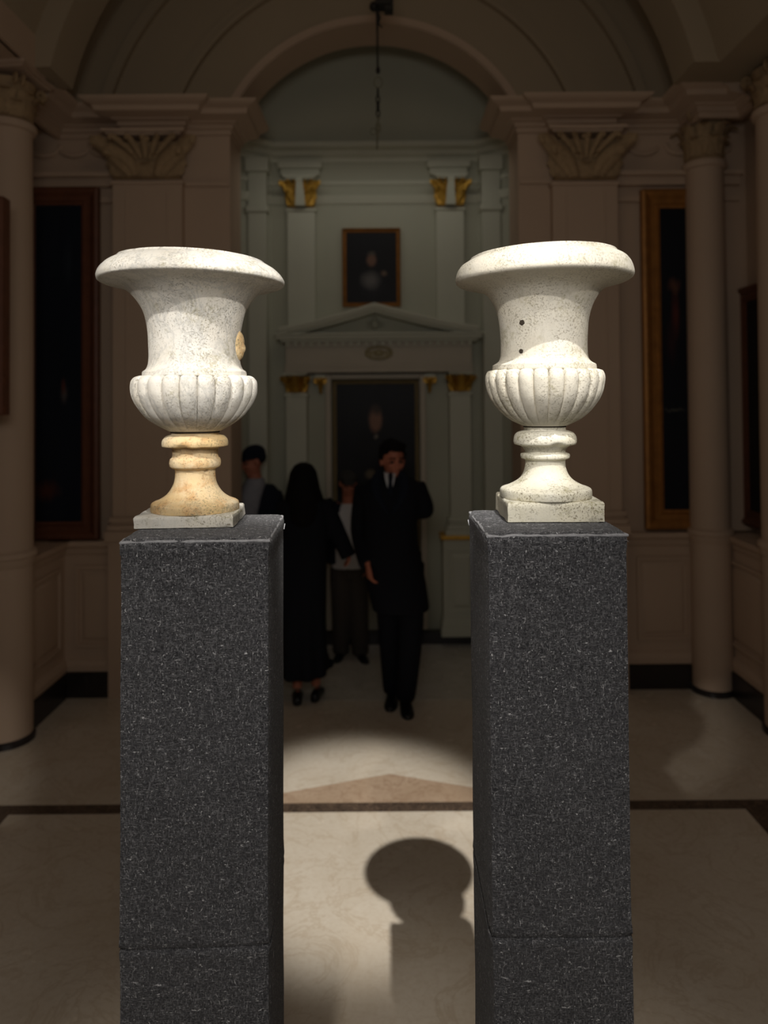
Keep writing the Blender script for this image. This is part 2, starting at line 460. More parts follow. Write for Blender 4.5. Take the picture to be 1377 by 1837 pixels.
urnR = urn(977, profR_body, profR_bowl, profR_stem, (.199, .185, .038, -.02, (.004, .0)), 24,
    dict(body=LIME, bowl=LIME, stem=LIME_ROUGH, plinth=LIME_ROUGH), pRz + .0008,
    'cream limestone urn with two small holes in its neck, on the right charcoal pedestal', 0, (.024, 0), chips=((-1.35, 797, .18, .08),), holes=())
# dark discs for the drilled holes in the right urn neck and the repair patch on the left urn neck
def plug(root, cxpx, px, py, r, mat, name, label, squash=1, depth=.006, neck=76.5):
    s = URN_Y / F
    x = (px - cxpx) * s; z = Z_(px, py, URN_Y) - root.location.z
    # stand the disc on the neck surface
    R = neck * s; y = -math.sqrt(max(R * R - x * x, 0))
    bm = bmesh.new(); a = math.atan2(y, x)
    rot = Matrix.Rotation(a, 3, 'Z')
    ell(bm, (x + math.cos(a) * depth * .05, y + math.sin(a) * depth * .05, z), (depth * .3, r, r * squash), rot, 16, 10)
    for v in bm.verts: v.co += Vector((noise.noise(v.co * 300), noise.noise(v.co * 320 + Vector((3, 1, 0))), noise.noise(v.co * 280))) * r * .12
    o = obj(name, bm, mat, root, label=label); return o
HOLE = plain('dark_hole_and_joint', (.05, .04, .03), .95, .5, 200, .1)  # one dark brown for the hole discs and the joint rings
plug(urnR, 977, 927.5, 584.5, .0062, HOLE, 'drilled_hole', 'small dark hole', neck=78)
plug(urnR, 977, 926, 634, .0052, HOLE, 'drilled_hole', 'small dark hole', neck=76)
s_ = URN_Y / F
bm = bmesh.new()
ell(bm, (74.5 * s_, .0, Z_(430, 619, URN_Y) - urnL.location.z), (.0165, .026, .036), None, 24, 18)
ell(bm, (77 * s_, .0, Z_(430, 624, URN_Y) - urnL.location.z), (.0165, .02, .014), None, 24, 18)
for v in bm.verts: v.co += Vector((noise.noise(v.co * 60), 0, noise.noise(v.co * 55))) * .002
o = obj('broken_handle_stub', bm, STAINED, urnL, label='ochre stub where a handle broke off'); remesh(o, .0018, 4)
# dark joint rings under the bowls
for root, cxp, yj, r in ((urnL, 350, 774.5, 43), (urnR, 977, 764.5, 37.6)):
    bm = bmesh.new(); z = Z_(cxp, yj, URN_Y) - root.location.z
    lathe(bm, [(r * s_ * .9, z - .002), (r * s_, z - .0015), (r * s_, z + .0012), (r * s_ * .9, z + .0016)], 48)
    obj('joint_line', bm, HOLE, root, label='dark joint between bowl and stem')

# ------------------------------------------------------------------ FLOOR
def gy(py): return CAMZ * F / (py - HOR)
bm = bmesh.new(); box(bm, -6, 6, -4, 9, -.2, 0); struct('floor', bm, FLOORM, smooth=False)
Yb = gy(1441)
bx0, bx1 = -1.84, 1.74
bm = bmesh.new(); box(bm, bx0 - .26, bx1 + .26, Yb - .035, Yb + .045, .0005, .0022)
struct('trim_floor_band_cross', bm, BANDM, smooth=False)
for nm, x in (('trim_floor_band_left', bx0 - .26), ('trim_floor_band_right', bx1)):
    bm = bmesh.new(); box(bm, x, x + .26, -4, Yb - .035, .0005, .0022); struct(nm, bm, BANDM, smooth=False)
bm = bmesh.new()
ap = gy(1382); V = [(.012, ap), (-.82, Yb + .045), (.84, Yb + .045)]
a = [bm.verts.new((x, y, .002)) for x, y in V]; b = [bm.verts.new((x, y, .0004)) for x, y in V]
bm.faces.new(a); bm.faces.new(b)
for i in range(3): bm.faces.new((a[i], a[(i + 1) % 3], b[(i + 1) % 3], b[i]))
struct('trim_floor_triangle', bm, TRIM_TRI, smooth=False)
bm = bmesh.new(); box(bm, -1.0, .9, 4.98, 6.1, .0004, .002); struct('trim_floor_threshold', bm, FLOORP, smooth=False)

# ------------------------------------------------------------------ FRONT ROOM SHELL
AX, AZ = -.055, 3.56          # centre of the arch circles
OL, OR_ = -1.07, .955          # opening
WY = 5.2
def arc(r, a0, a1, n=48): return [(AX + r * math.cos(a0 + (a1 - a0) * i / n), AZ + r * math.sin(a0 + (a1 - a0) * i / n)) for i in range(n + 1)]
ENT1, ENT0 = Z_(270, 172, 4.88), Z_(270, 236, 5.06)
# wall with arch
bm = bmesh.new()
box(bm, -3.2, OL, WY, WY + .32, 0, ENT1); box(bm, OR_, 3.3, WY, WY + .32, 0, ENT1)
struct('wall_back', bm, WALLB, smooth=False)
bm = bmesh.new()
ra = 1.115; th = math.asin((ENT1 - AZ) / ra)
inner = arc(ra, PI - th, th)
n = len(inner)
for y0, y1 in ((WY, WY + .32),):
    A = [bm.verts.new((x, y0, z)) for x, z in inner]; B = [bm.verts.new((x, y1, z)) for x, z in inner]
    A2 = [bm.verts.new((-3.2 + 6.5 * i / (n - 1), y0, 6.2)) for i in range(n)]; B2 = [bm.verts.new((-3.2 + 6.5 * i / (n - 1), y1, 6.2)) for i in range(n)]
    for i in range(n - 1):
        bm.faces.new((A[i], A[i + 1], A2[i + 1], A2[i])); bm.faces.new((B[i], B2[i], B2[i + 1], B[i + 1])); bm.faces.new((A[i], B[i], B[i + 1], A[i + 1]))
    for y, L, D in ((y0, A, A2), (y1, B, B2)):
        for k in (0, -1):
            xe = -3.2 if k == 0 else 3.3
            v = bm.verts.new((xe, y, ENT1)); bm.faces.new((L[k], D[k], v))
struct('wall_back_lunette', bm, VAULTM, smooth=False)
# archivolt steps
def ringband(r0, r1, y0, y1, name, mat, lift=0):
    bm = bmesh.new(); t0 = math.asin(min(.99, (ENT1 + lift - AZ) / r0))
    n = 64; prof = [(r0, y0), (r1, y0), (r1, y1), (r0, y1)]
    rs = []
    for i in range(n + 1):
        a = t0 + (PI - 2 * t0) * i / n
        rs.append([(AX + r * math.cos(a), y, AZ + r * math.sin(a)) for r, y in prof])
    rings(bm, rs); return struct(name, bm, mat, angle=30)
ringband(ra + .0, ra + .05, WY - .012, WY, 'trim_archivolt_inner', WALLB)
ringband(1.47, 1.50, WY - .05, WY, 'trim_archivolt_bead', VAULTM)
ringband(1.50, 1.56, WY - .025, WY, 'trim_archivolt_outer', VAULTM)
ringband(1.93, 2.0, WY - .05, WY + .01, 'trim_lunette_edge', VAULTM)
# back lunette surface of vault plaster (darker field around the arch)
ringband(ra - .008, ra + .002, WY - .012, WY + .325, 'trim_arch_soffit', WALLB)
# vault
def vault(r0, r1, y0, y1, name):
    bm = bmesh.new(); t0 = -.02; n = 64; rs = []
    for i in range(n + 1):
        a = t0 + (PI - 2 * t0) * i / n
        if AZ + r0 * math.sin(a) < ENT1 - .1: pass
        rs.append([(AX + r * math.cos(a), y, max(ENT1 - .02, AZ + r * math.sin(a))) for r, y in ((r0, y0), (r0, y1), (r1, y1), (r1, y0))])
    rings(bm, rs); return struct(name, bm, VAULTM, angle=30)
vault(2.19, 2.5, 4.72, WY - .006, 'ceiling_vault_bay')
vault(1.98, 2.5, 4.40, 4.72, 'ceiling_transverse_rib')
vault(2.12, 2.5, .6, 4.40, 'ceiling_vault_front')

# side walls, dados
bm = bmesh.new(); box(bm, -3.0, -2.62, .6, WY, 0, 4.4); struct('wall_left', bm, WALLB, smooth=False)
bm = bmesh.new(); box(bm, 2.56, 3.0, .6, WY, 0, 4.4); struct('wall_right', bm, WALLB, smooth=False)

def ent_prof(z0, h, d=1.0, back=.3):
    k = h / .25
    P = [(-back, z0), (.015 * d, z0), (.015 * d, z0 + .05 * k), (.03 * d, z0 + .055 * k), (.03 * d, z0 + .095 * k), (.05 * d, z0 + .105 * k), (.06 * d, z0 + .12 * k),
         (.13 * d, z0 + .145 * k), (.14 * d, z0 + .19 * k), (.155 * d, z0 + .20 * k), (.18 * d, z0 + .215 * k), (.195 * d, z0 + .235 * k), (.20 * d, z0 + .25 * k), (-back, z0 + .25 * k)]
    return P
# plan of the wall face, left of the arch, travelling from the arch outwards
PL = [(OL, WY + .30), (OL, WY - .05), (-1.38, WY - .05), (-1.38, WY - .12), (-1.78, WY - .12), (-1.78, WY), (-2.28, WY), (-2.28, 4.70)]
PR = [(OR_, WY + .30), (OR_, WY - .05), (1.17, WY - .05), (1.17, WY - .10), (1.58, WY - .10), (1.58, WY), (2.12, WY), (2.12, 4.90), (2.38, 4.90), (2.38, 4.70)]
bm = bmesh.new(); sweep(bm, PL, ent_prof(ENT0, ENT1 - ENT0, 1.15, .02), -1); struct('trim_entablature_left', bm, WALLB, angle=25)
bm = bmesh.new(); sweep(bm, PR, ent_prof(ENT0, ENT1 - ENT0, 1.15, .02), 1); struct('trim_entablature_right', bm, WALLB, angle=25)
# solid masonry behind / above the entablature (frieze course down to the capitals' foot)
def frieze(path, side, name, z0, z1, off=-.0, back=.25):
    bm = bmesh.new(); sweep(bm, path, [(-back, z0), (off, z0), (off + .02, z0 + .02), (off + .02, z0 + .05), (off, z0 + .06), (off, z1), (-back, z1)], side)
    return struct(name, bm, WALLB, angle=25)
# near entablature blocks over the columns, running towards the viewer
NLZ = Z_(155, 97, 4.72); NRZ = Z_(1235, 60, 4.62)
for nm, xs, s, y1, nz in (('trim_entablature_block_left', X_(155, 100, 4.72) - .2, -1, 4.52, NLZ), ('trim_entablature_block_right', X_(1235, 62, 4.62) + .2, 1, 4.42, NRZ)):
    bm = bmesh.new()
    xo = xs + s * .7
    path = [(xo, y1), (xs, y1), (xs, 3.95), (xo, 3.95)]
    sweep(bm, path, ent_prof(nz - .24, .24, 1.0, .02), 1 if s < 0 else -1)
    box(bm, min(xs, xo), max(xs, xo), 3.95, y1, nz - .24, nz)
    struct(nm, bm, WALLB, angle=25)
for nm, x0, x1 in (('trim_side_frieze_left', -2.7, -2.3), ('trim_side_frieze_right', 2.42, 2.7)):
    bm = bmesh.new(); box(bm, x0, x1, .6, WY, 3.95, 4.44); struct(nm, bm, WALLB, smooth=False)

# piers either side of the arch (flat projecting wall strips)
for nm, x0, x1 in (('wall_back_pier_left', -1.858, OL), ('wall_back_pier_right', OR_, 1.618)):
    bm = bmesh.new(); box(bm, x0 - (.006 if x0 > 0 else 0), x1 + (.006 if x0 < 0 else 0), WY - .05, WY + .33, 0, ENT0)
    box(bm, x0 - .0, x1 + .0, WY - .07, WY - .05, 3.50, 3.53)
    struct(nm, bm, WALLB, smooth=False)
# ledge course at capital height on the recessed walls, seen beside the pilasters
for nm, x0, x1, y, zt in (('trim_string_course_left', -2.6, -1.86, WY, 3.60), ('trim_string_course_right', 1.62, 2.5, WY, 3.58)):
    bm = bmesh.new(); box(bm, x0, x1, y - .05, y, zt - .09, zt - .03); box(bm, x0, x1, y - .09, y, zt - .03, zt); box(bm, x0, x1, y - .03, y, zt - .2, zt - .16)
    struct(nm, bm, WALLB, smooth=False)
    # low relief swags in the frieze
    bm = bmesh.new()
    for i in range(3):
        c0 = x0 + .12 + i * (x1 - x0 - .1) / 3
        pts = [(c0 + .1 * math.sin(t * PI / 6 - PI / 2) + .1, y - .012, zt + .19 - .05 * math.sin(t * PI / 6)) for t in range(7)]
        tube(bm, pts, [.01, .014, .018, .02, .018, .014, .01], 8)
        ell(bm, (c0, y - .01, zt + .2), (.02, .015, .02), None, 10, 6)
    struct(nm.replace('string_course', 'frieze_swag'), bm, WALLB)

# dado with panels, base plinth
def panel(bm, x0, x1, z0, z1, y, d=.018):
    """raised frame and field on a wall facing -Y"""
    w = .022
    for a, b, c, e in ((x0, x1, z1 - w, z1), (x0, x1, z0, z0 + w), (x0, x0 + w, z0 + w, z1 - w), (x1 - w, x1, z0 + w, z1 - w)):
        box(bm, a, b, y - d, y, c, e)
    rs = []
    for k, (g, dd) in enumerate(((w + .02, 0), (w + .04, .012), (w + .05, .014))):
        rs.append([(x0 + g, y - dd, z0 + g), (x1 - g, y - dd, z0 + g), (x1 - g, y - dd, z1 - g), (x0 + g, y - dd, z1 - g)])
    rings(bm, rs)
def panel_side(bm, x, s, y0, y1, z0, z1, d=.018):
    t = bmesh.new(); panel(t, y0, y1, z0, z1, 0, d)
    V = {}
    for v in t.verts: V[v] = bm.verts.new((x + s * v.co.y, v.co.x, v.co.z))
    for f in t.faces: bm.faces.new([V[v] for v in f.verts])
    t.free()
DZ = Z_(140, 970, WY - .1)
def dado(name, x0, x1, yb, ztop, px0, px1):
    bm = bmesh.new(); box(bm, x0, x1, yb, yb + .15, .16, ztop)
    rail = [(0, ztop - .10), (.012, ztop - .09), (.02, ztop - .05), (.045, ztop - .035), (.05, ztop - .01), (.05, ztop), (0, ztop)]
    sweep(bm, [(x0, yb), (x1, yb)], rail, 1)
    sweep(bm, [(x0, yb), (x1, yb)], [(0, .17), (.03, .17), (.03, .21), (.015, .24), (0, .25)], 1)
    panel(bm, px0, px1, .33, ztop - .17, yb)
    return struct(name, bm, WALLB, angle=25)
zL = Z_(140, 970, 5.1); zR = Z_(1190, 950, 5.25)
dado('wall_dado_back_left', -2.3, -1.38, 5.11, zL, -2.12, -1.62)
dado('wall_dado_back_right', 1.17, 2.56, 5.17, zR, 1.74, 2.11)
def dado_side(name, x, s, y0, y1, ztop):
    bm = bmesh.new(); box(bm, min(x, x + s * .5), max(x, x + s * .5), y0, y1, .16, ztop)
    rail = [(0, ztop - .10), (.012, ztop - .09), (.02, ztop - .05), (.045, ztop - .035), (.05, ztop - .01), (.05, ztop), (0, ztop)]
    sweep(bm, [(x, y0), (x, y1)], rail, 1 if s < 0 else -1)
    sweep(bm, [(x, y0), (x, y1)], [(0, .17), (.03, .17), (.03, .21), (.015, .24), (0, .25)], 1 if s < 0 else -1)
    panel_side(bm, x, -s * -1 if s < 0 else 1, y0 + .08, y1 - .08, .33, ztop - .17)
    return struct(name, bm, WALLB, angle=25)
dado_side('wall_dado_left', -2.2, -1, 4.42, 5.11, zL)
dado_side('wall_dado_right', 2.35, 1, 4.42, 5.17, zR)
dado_side('wall_dado_left_near', -2.5, -1, .6, 4.42, zL)
dado_side('wall_dado_right_near', 2.6, 1, .6, 4.42, zR)
for nm, a in (('baseboard_left', (-2.6, -2.16, 4.42, 5.11)), ('baseboard_right', (2.31, 2.8, 4.42, 5.22)), ('baseboard_back_left', (-2.6, -1.36, 5.06, 5.25)), ('baseboard_back_right', (1.15, 2.6, 5.13, 5.25)),
              ('baseboard_left_near', (-2.8, -2.46, .6, 4.42)), ('baseboard_right_near', (2.56, 2.8, .6, 4.42)),
              ('baseboard_pier_left', (-1.38, OL + .02, 5.12, 5.54)), ('baseboard_pier_right', (OR_ - .02, 1.17, 5.12, 5.54))):
    bm = bmesh.new(); box(bm, *a, 0, .165); struct(nm, bm, BLACKST, smooth=False)

# ------------------------------------------------------------------ CAPITALS, PILASTERS, COLUMNS
def leaf(bm, base, out, right, h, w, curl=.35, n=7):
    up = Vector((0, 0, 1)); rs = []
    for i in range(n + 1):
        t = i / n
        c = base + up * (h * (t if t < .8 else .8 + (t - .8) * (-.6))) + out * (curl * h * (t ** 3) + .01 * h)
        ww = w * (.55 + .55 * math.sin(t * PI * .9)) * (1 - .6 * max(0, t - .8) * 5 * .7) * (1 + .13 * (1 if i % 2 else -1))
        th = .05 * h
        rs.append([c - right * ww * .5 + out * (-.02 * h), c - right * ww * .25 + out * th * .9, c + out * th * .3, c + right * ww * .25 + out * th * .9, c + right * ww * .5 + out * (-.02 * h),
                   c - out * th * .8])
    rings(bm, rs)
def volute(bm, c, out, right, s, r):
    pts = []; rad = []
    for i in range(22):
        t = i / 21; a = -PI * .5 + t * PI * 3.2; rr = r * (1 - .75 * t)
        pts.append(c + right * s * (rr * math.cos(a)) + Vector((0, 0, 1)) * rr * math.sin(a)); rad.append(r * .28 * (1 - .5 * t))
    tube(bm, pts, rad, 6)
def capital_bm(z0, z1, hw, hd, roundc):
    """local coords, centred; roundc: leaves round a bell, else along a flat pilaster facing -Y"""
    bm = bmesh.new(); H = z1 - z0
    if roundc:
        lathe(bm, [(hw * .82, z0), (hw * .88, z0 + .03 * H), (hw * .8, z0 + .06 * H), (hw * .78, z0 + .5 * H), (hw * .95, z0 + .86 * H)], 28)
        for row, (zz, h, k) in enumerate(((.05, .42, 0), (.07, .68, .5))):
            for i in range(8):
                a = 2 * PI * (i + k) / 8; o = Vector((math.cos(a), math.sin(a), 0)); r = Vector((-o.y, o.x, 0))
                leaf(bm, o * hw * .8 + Vector((0, 0, z0 + zz * H)), o, r, h * H, hw * .62)
        for i in range(4):
            a = PI / 4 + i * PI / 2; o = Vector((math.cos(a), math.sin(a), 0)); r = Vector((-o.y, o.x, 0))
            for s in (-1, 1): volute(bm, o * hw * 1.12 + Vector((0, 0, z0 + .8 * H)) + r * s * .02, r, o, 1, .12 * H)
        q = hw * 1.18
    else:
        rs = [[(-x, y, z) for x, y in ((w, hd), (w, -d), (-w, -d), (-w, hd))] for w, d, z in ((hw * .9, hd * .9, z0), (hw * .98, hd * 1.05, z0 + .03 * H), (hw * .88, hd * .85, z0 + .06 * H), (hw * .88, hd * .85, z0 + .5 * H), (hw * 1.0, hd * 1.1, z0 + .86 * H))]
        rings(bm, rs)
        o = Vector((0, -1, 0)); r = Vector((1, 0, 0))
        for i in range(3): leaf(bm, Vector(((i - 1) * hw * .6, -hd * .85, z0 + .05 * H)), o, r, .42 * H, hw * .58, .28)
        for i in range(4): leaf(bm, Vector(((i - 1.5) * hw * .58, -hd * .8, z0 + .07 * H)), o, r, .68 * H, hw * .5, .25)
        for s in (-1, 1):
            for k, (xa_, xb_, xc_, zt_) in enumerate(((.30, .50, .95, .62), (.42, .75, 1.32, .86))):
                tube(bm, spline([(s * hw * xa_, -hd * .95, z0 + .06 * H), (s * hw * xb_, -hd * 1.15, z0 + .4 * H), (s * hw * xc_, -hd * 1.5, z0 + zt_ * H), (s * hw * (xc_ + .04), -hd * 1.65, z0 + (zt_ - .13) * H)], 3),
                     [hw * q_ for q_ in (.10, .13, .15, .17, .18, .19, .19, .17, .12, .07)], 8, .6, up=(0, 1, 0))
            leaf(bm, Vector((s * hw * .88, 0, z0 + .05 * H)), Vector((s, 0, 0)), Vector((0, 1, 0)), .5 * H, hd * 1.3, .3)
            volute(bm, Vector((s * hw * 1.12, -hd * 1.25, z0 + .80 * H)), o, r, -s, .15 * H)
            volute(bm, Vector((s * hw * .28, -hd * 1.02, z0 + .8 * H)), o, r, s, .09 * H)
        for k in (-2, -1, 0, 1, 2):
            tube(bm, spline([(k * hw * .12, -hd * 1.1, z0 + .46 * H), (k * hw * .24, -hd * 1.3, z0 + .7 * H), (k * hw * .42, -hd * 1.7, z0 + .92 * H), (k * hw * .46, -hd * 1.9, z0 + .84 * H)], 3),
                 [hw * q_ for q_ in (.05, .06, .07, .08, .085, .09, .09, .08, .06, .04)], 8, .7, up=(0, 1, 0))
        ell(bm, (0, -hd * 1.2, z0 + .92 * H), (hw * .16, hd * .3, .08 * H), None, 10, 8)
        q = hw * 1.12
    return bm, q
def abacus(q, qd, z0, z1):
    bm = bmesh.new(); H = z1 - z0
    for a, b, g in ((z0, z0 + .4 * H, .9), (z0 + .4 * H, z1, 1.0)):
        rs = []
        for z in (a, b):
            pts = []
            for k, (sx, sy, ex, ey) in enumerate(((1, -1, 1, 1), (1, 1, -1, 1), (-1, 1, -1, -1), (-1, -1, 1, -1))):
                for i in range(6):
                    t = i / 6; x = sx + (ex - sx) * t; y = sy + (ey - sy) * t
                    c = 1 - .10 * math.sin(t * PI)
                    pts.append((x * q * g * (c if abs(ex - sx) < .1 else 1), y * qd * g * (c if abs(ex - sx) > .1 else 1), z))
            rs.append(pts)
        rings(bm, rs)
    return bm

def pilaster(x0, x1, y, z0, zc, z1, depth, label, group, shaft_m, cap_m, base=True, panel_in=True, name='pilaster', bell_m=None):
    cx = (x0 + x1) / 2; hw = (x1 - x0) / 2
    root = empty(name, (cx, y - .002, z0), label, 'pilaster', group)
    bm = bmesh.new(); H = zc - z0
    box(bm, -hw, hw, -depth, .0, 0, H)
    if panel_in:
        box(bm, -hw * .62, -hw * .56, -depth - .006, -depth, .1, H - .08); box(bm, hw * .56, hw * .62, -depth - .006, -depth, .1, H - .08)
    box(bm, -hw - .012, hw + .012, -depth - .012, 0, H - .035, H - .012)
    obj('shaft', bm, shaft_m, root, smooth=False, bevel=.004)
    bm, q = capital_bm(H, H + (z1 - zc) * .88, hw, max(depth, .1), False)
    for v in bm.verts: v.co.y = min(v.co.y, -.003)
    cap_o = obj('capital', bm, cap_m, root, angle=50)
    if cap_m is CARVED:
        bl = ((.5, 1.12, H), (.46, 1.2, H + (z1 - zc) * .5), (.2, 1.2, H + (z1 - zc) * .6))
    else: kd = max(depth, .1) / depth; bl = ((.36, 1.3 * kd, H), (.28, 1.6 * kd, H + (z1 - zc) * .5), (.2, 2.0 * kd, H + (z1 - zc) * .86))
    bm = bmesh.new(); rings(bm, [[(-w_ * hw, -.003, z_), (-w_ * hw, -depth * d_, z_), (w_ * hw, -depth * d_, z_), (w_ * hw, -.003, z_)] for w_, d_, z_ in bl])
    obj('capital_bell', bm, bell_m or shaft_m, cap_o, angle=30)
    bm = abacus(q * 1.05, max(depth, .1) * 1.7, H + (z1 - zc) * .88, H + (z1 - zc))
    for v in bm.verts: v.co.y = min(v.co.y, -.003)
    obj('abacus', bm, shaft_m, cap_o, angle=30)
    if base:
        bm = bmesh.new()
        for k, (a, b, g) in enumerate(((0, .07, .045), (.07, .11, .03), (.11, .13, .012), (.13, .16, .022))):
            box(bm, -hw - g, hw + g, -depth - g, 0, a, b)
        obj('base_moulding', bm, shaft_m, root, smooth=False, bevel=.006)
    return root
zcL = Z_(270, 322, WY - .12); zcR = Z_(1050, 325, WY - .1)
pilaster(-1.86, -1.38, WY - .05, zL, zcL, ENT0, .07, 'brown plaster pilaster with carved leafy capital left of the arch', 'pilasters beside the arch', WALLB, CARVED)
pilaster(1.17, 1.62, WY - .05, zR, zcR, ENT0, .07, 'brown plaster pilaster with carved leafy capital right of the arch', 'pilasters beside the arch', WALLB, CARVED)
for nm, x0, x1, zt in (('wall_dado_pier_left', -1.88, -1.36, zL), ('wall_dado_pier_right', 1.15, 1.64, zR)):
    bm = bmesh.new(); box(bm, x0, x1, WY - .15, WY + .02, .0, zt); struct(nm, bm, WALLB, smooth=False)

def column(x, y, r, zb, zr, zc, z1, label, group, low=True):
    root = empty('column', (x, y, zb), label, 'column', group)
    H = zc - zb; bm = bmesh.new()
    prof = [(r * 1.0, .10), (r * 1.02, .13)] + [(r * (1.0 - .06 * t * t + .0), .15 + (H - .22) * t) for t in [i / 8 for i in range(9)]] + [(r * .95, H - .06), (r * 1.08, H - .05), (r * 1.12, H - .03), (r * 1.08, H - .01), (r * .94, H)]
    prof[0] = (r, .0); prof[1] = (r, .05)
    lathe(bm, prof, 48); obj('shaft', bm, WALLB, root, angle=40)
    if low and zr:
        bm = bmesh.new(); z = zr - zb
        lathe(bm, [(r, z - .08), (r * 1.05, z - .07), (r * 1.09, z - .03), (r * 1.16, z - .02), (r * 1.16, z + .005), (r * 1.0, z + .02)], 48)
        obj('collar_moulding', bm, WALLB, root, angle=30)
        bm = bmesh.new(); lathe(bm, [(r * 1.0, 0.0), (r * 1.09, 0.001), (r * 1.09, .03), (r * 1.0, .04)], 48)
        obj('foot_ring', bm, BLACKST, root, angle=30, label='black foot ring')
    bm, q = capital_bm(H, H + (z1 - zc) * .88, r * 1.12, 0, True)
    cap_o = obj('capital', bm, CARVED, root, angle=50)
    obj('abacus', abacus(q * 1.02, q * 1.02, H + (z1 - zc) * .88, H + (z1 - zc)), WALLB, cap_o, angle=30)
    return root
g = 'round columns along the walls'
cl = at(12, 600, 4.45).x; cr = at(1408, 600, 4.45).x; c2 = at(1267, 700, 5.12).x
column(cl, 4.45, .150, 0, Z_(12, 990, 4.45), Z_(30, 222, 4.45), NLZ - .24, 'round brown column at the left picture edge, beside the dark red framed painting', g)
column(cr, 4.45, .150, 0, Z_(1400, 975, 4.45), Z_(1370, 195, 4.45), NRZ - .24, 'round brown column cut off by the right picture edge, nearest on that side', g)
column(c2, 5.10, .131, 0, Z_(1276, 950, 5.1), Z_(1260, 292, 5.1), 4.06, 'slimmer round brown column standing between the two paintings on the right', g)
column(-2.53, 5.0, .125, zL, 0, 3.70, 4.05, 'round column mostly hidden behind the left column, only its carved capital showing', g, low=False)
bm = bmesh.new(); box(bm, c2 - .17, c2 + .4, 4.93, 5.25, 4.05, 4.3); struct('trim_entablature_block_far_right', bm, WALLB, smooth=False, bevel=.02)
bm = bmesh.new(); box(bm, -2.75, -2.36, 4.83, 5.2, 4.05, 4.3); struct('trim_entablature_block_far_left', bm, WALLB, smooth=False, bevel=.02)

# ------------------------------------------------------------------ PAINTINGS
def painting(x0, x1, z0, z1, y, fw, frame_m, canvas_m, label, cat='painting', group=None, rz=0, carved=False, fd=.05, prof=None):
    """hung against a surface facing -Y (rotated by rz about its centre)"""
    cx, w, h = (x0 + x1) / 2, x1 - x0, z1 - z0
    root = empty('framed_painting', (cx, y, z0), label, cat, group, rz)
    bm = bmesh.new()
    P = prof or [(0, 0), (0, fd), (fw * .15, fd * 1.15), (fw * .3, fd), (fw * .5, fd * .55), (fw * .75, fd * .5), (fw * .85, fd * .75), (fw, fd * .6), (fw, 0)]
    rs = []
    for sx, sz in ((-1, -1), (1, -1), (1, 1), (-1, 1), (-1, -1)):
        rs.append([(sx * (w / 2 - a), -d, h / 2 + sz * (h / 2 - a)) for a, d in P])
    rings(bm, rs, cap=False)
    if carved:
        for side in range(4):
            L = h if side % 2 else w
            for i in range(int(L / .035)):
                t = (i + .5) * .035 / L
                if side % 2: c = Vector(((1 if side == 1 else -1) * (w / 2 - fw * .2), -fd * .8, t * h))
                else: c = Vector(((t - .5) * w, -fd * .8, (fw * .2 if side == 0 else h - fw * .2)))
                ell(bm, c + Vector((random.uniform(-.008, .008), 0, random.uniform(-.008, .008))), (.016 + random.uniform(0, .012), .022, .016 + random.uniform(0, .01)), None, 8, 6)
    obj('frame', bm, frame_m, root, angle=20)
    bm = bmesh.new(); g = fw * .97
    box(bm, -w / 2 + g, w / 2 - g, -.022, -.004, g, h - g)
    obj('canvas', bm, canvas_m, root, smooth=False)
    return root
# --- left wall painting (seen between column and pilaster)
a = at(175, 335, 5.08); b = at(175, 968, 5.08)
m = painting_mat('dark_half_length_portrait_paint', (.006, .010, .018), [(.62, .40, .09, .035, (.09, .075, .07), .8), (.60, .425, .05, .03, (.10, .03, .02), .7), (.25, .10, .35, .04, (.07, .02, .012), .8), (.7, .82, .12, .09, (.016, .022, .032), .9)])
painting(-2.52, a.x, b.z, a.z, 5.13, .12, REDWOOD, m, 'tall dark painting in a dark red frame, behind the left column')
# --- right back painting
a = at(1136, 345, 5.2); b = at(1149, 946, 5.2)
m = painting_mat('dark_robed_figure_paint', (.005, .007, .012), [(.40, .74, .22, .035, (.10, .045, .03), .8), (.42, .64, .14, .10, (.09, .022, .018), .8), (.35, .33, .4, .006, (.07, .07, .06), .7), (.3, .56, .2, .1, (.03, .012, .015), .9)])
painting(a.x + .03, 2.30, b.z, a.z, 5.17, .13, GILTD, m, 'tall painting in a wide golden frame, between the right pilaster and the slim column')
# --- right side wall painting
xw = 2.5
m = painting_mat('murky_landscape_paint', (.010, .010, .010), [(.5, .5, .2, .12, (.04, .035, .02), .9)])
zt, zb = 2 + (718 - 517) / 1330 * 5.05, 2 - (950 - 718) / 1330 * 5.05
painting(xw - .38, xw + .38, zb, zt, 4.86, .10, REDWOOD, m, 'dark painting on the right side wall, partly behind the nearest right column', rz=-PI / 2).location = (2.545, 4.86, zb)
# --- ornate frame at the very left edge
m = painting_mat('brown_varnish_paint', (.02, .012, .008), [(.5, .6, .2, .2, (.08, .05, .03), .8)])
xa = at(12, 500, 3.9)
pr = painting(-.45, .45, 0, 1, 3.9, .12, REDWOOD, m, 'ornately carved dark frame, only its edge showing at the left picture border', carved=True, fd=.09)
zt, zb = Z_(8, 352, 3.95), Z_(8, 745, 3.95)
pr.location = (xa.x - .50, 4.12, zb); pr.scale = (1, 1, (zt - zb)); pr.rotation_euler = (0, 0, .08)
pr.location.y = 4.0

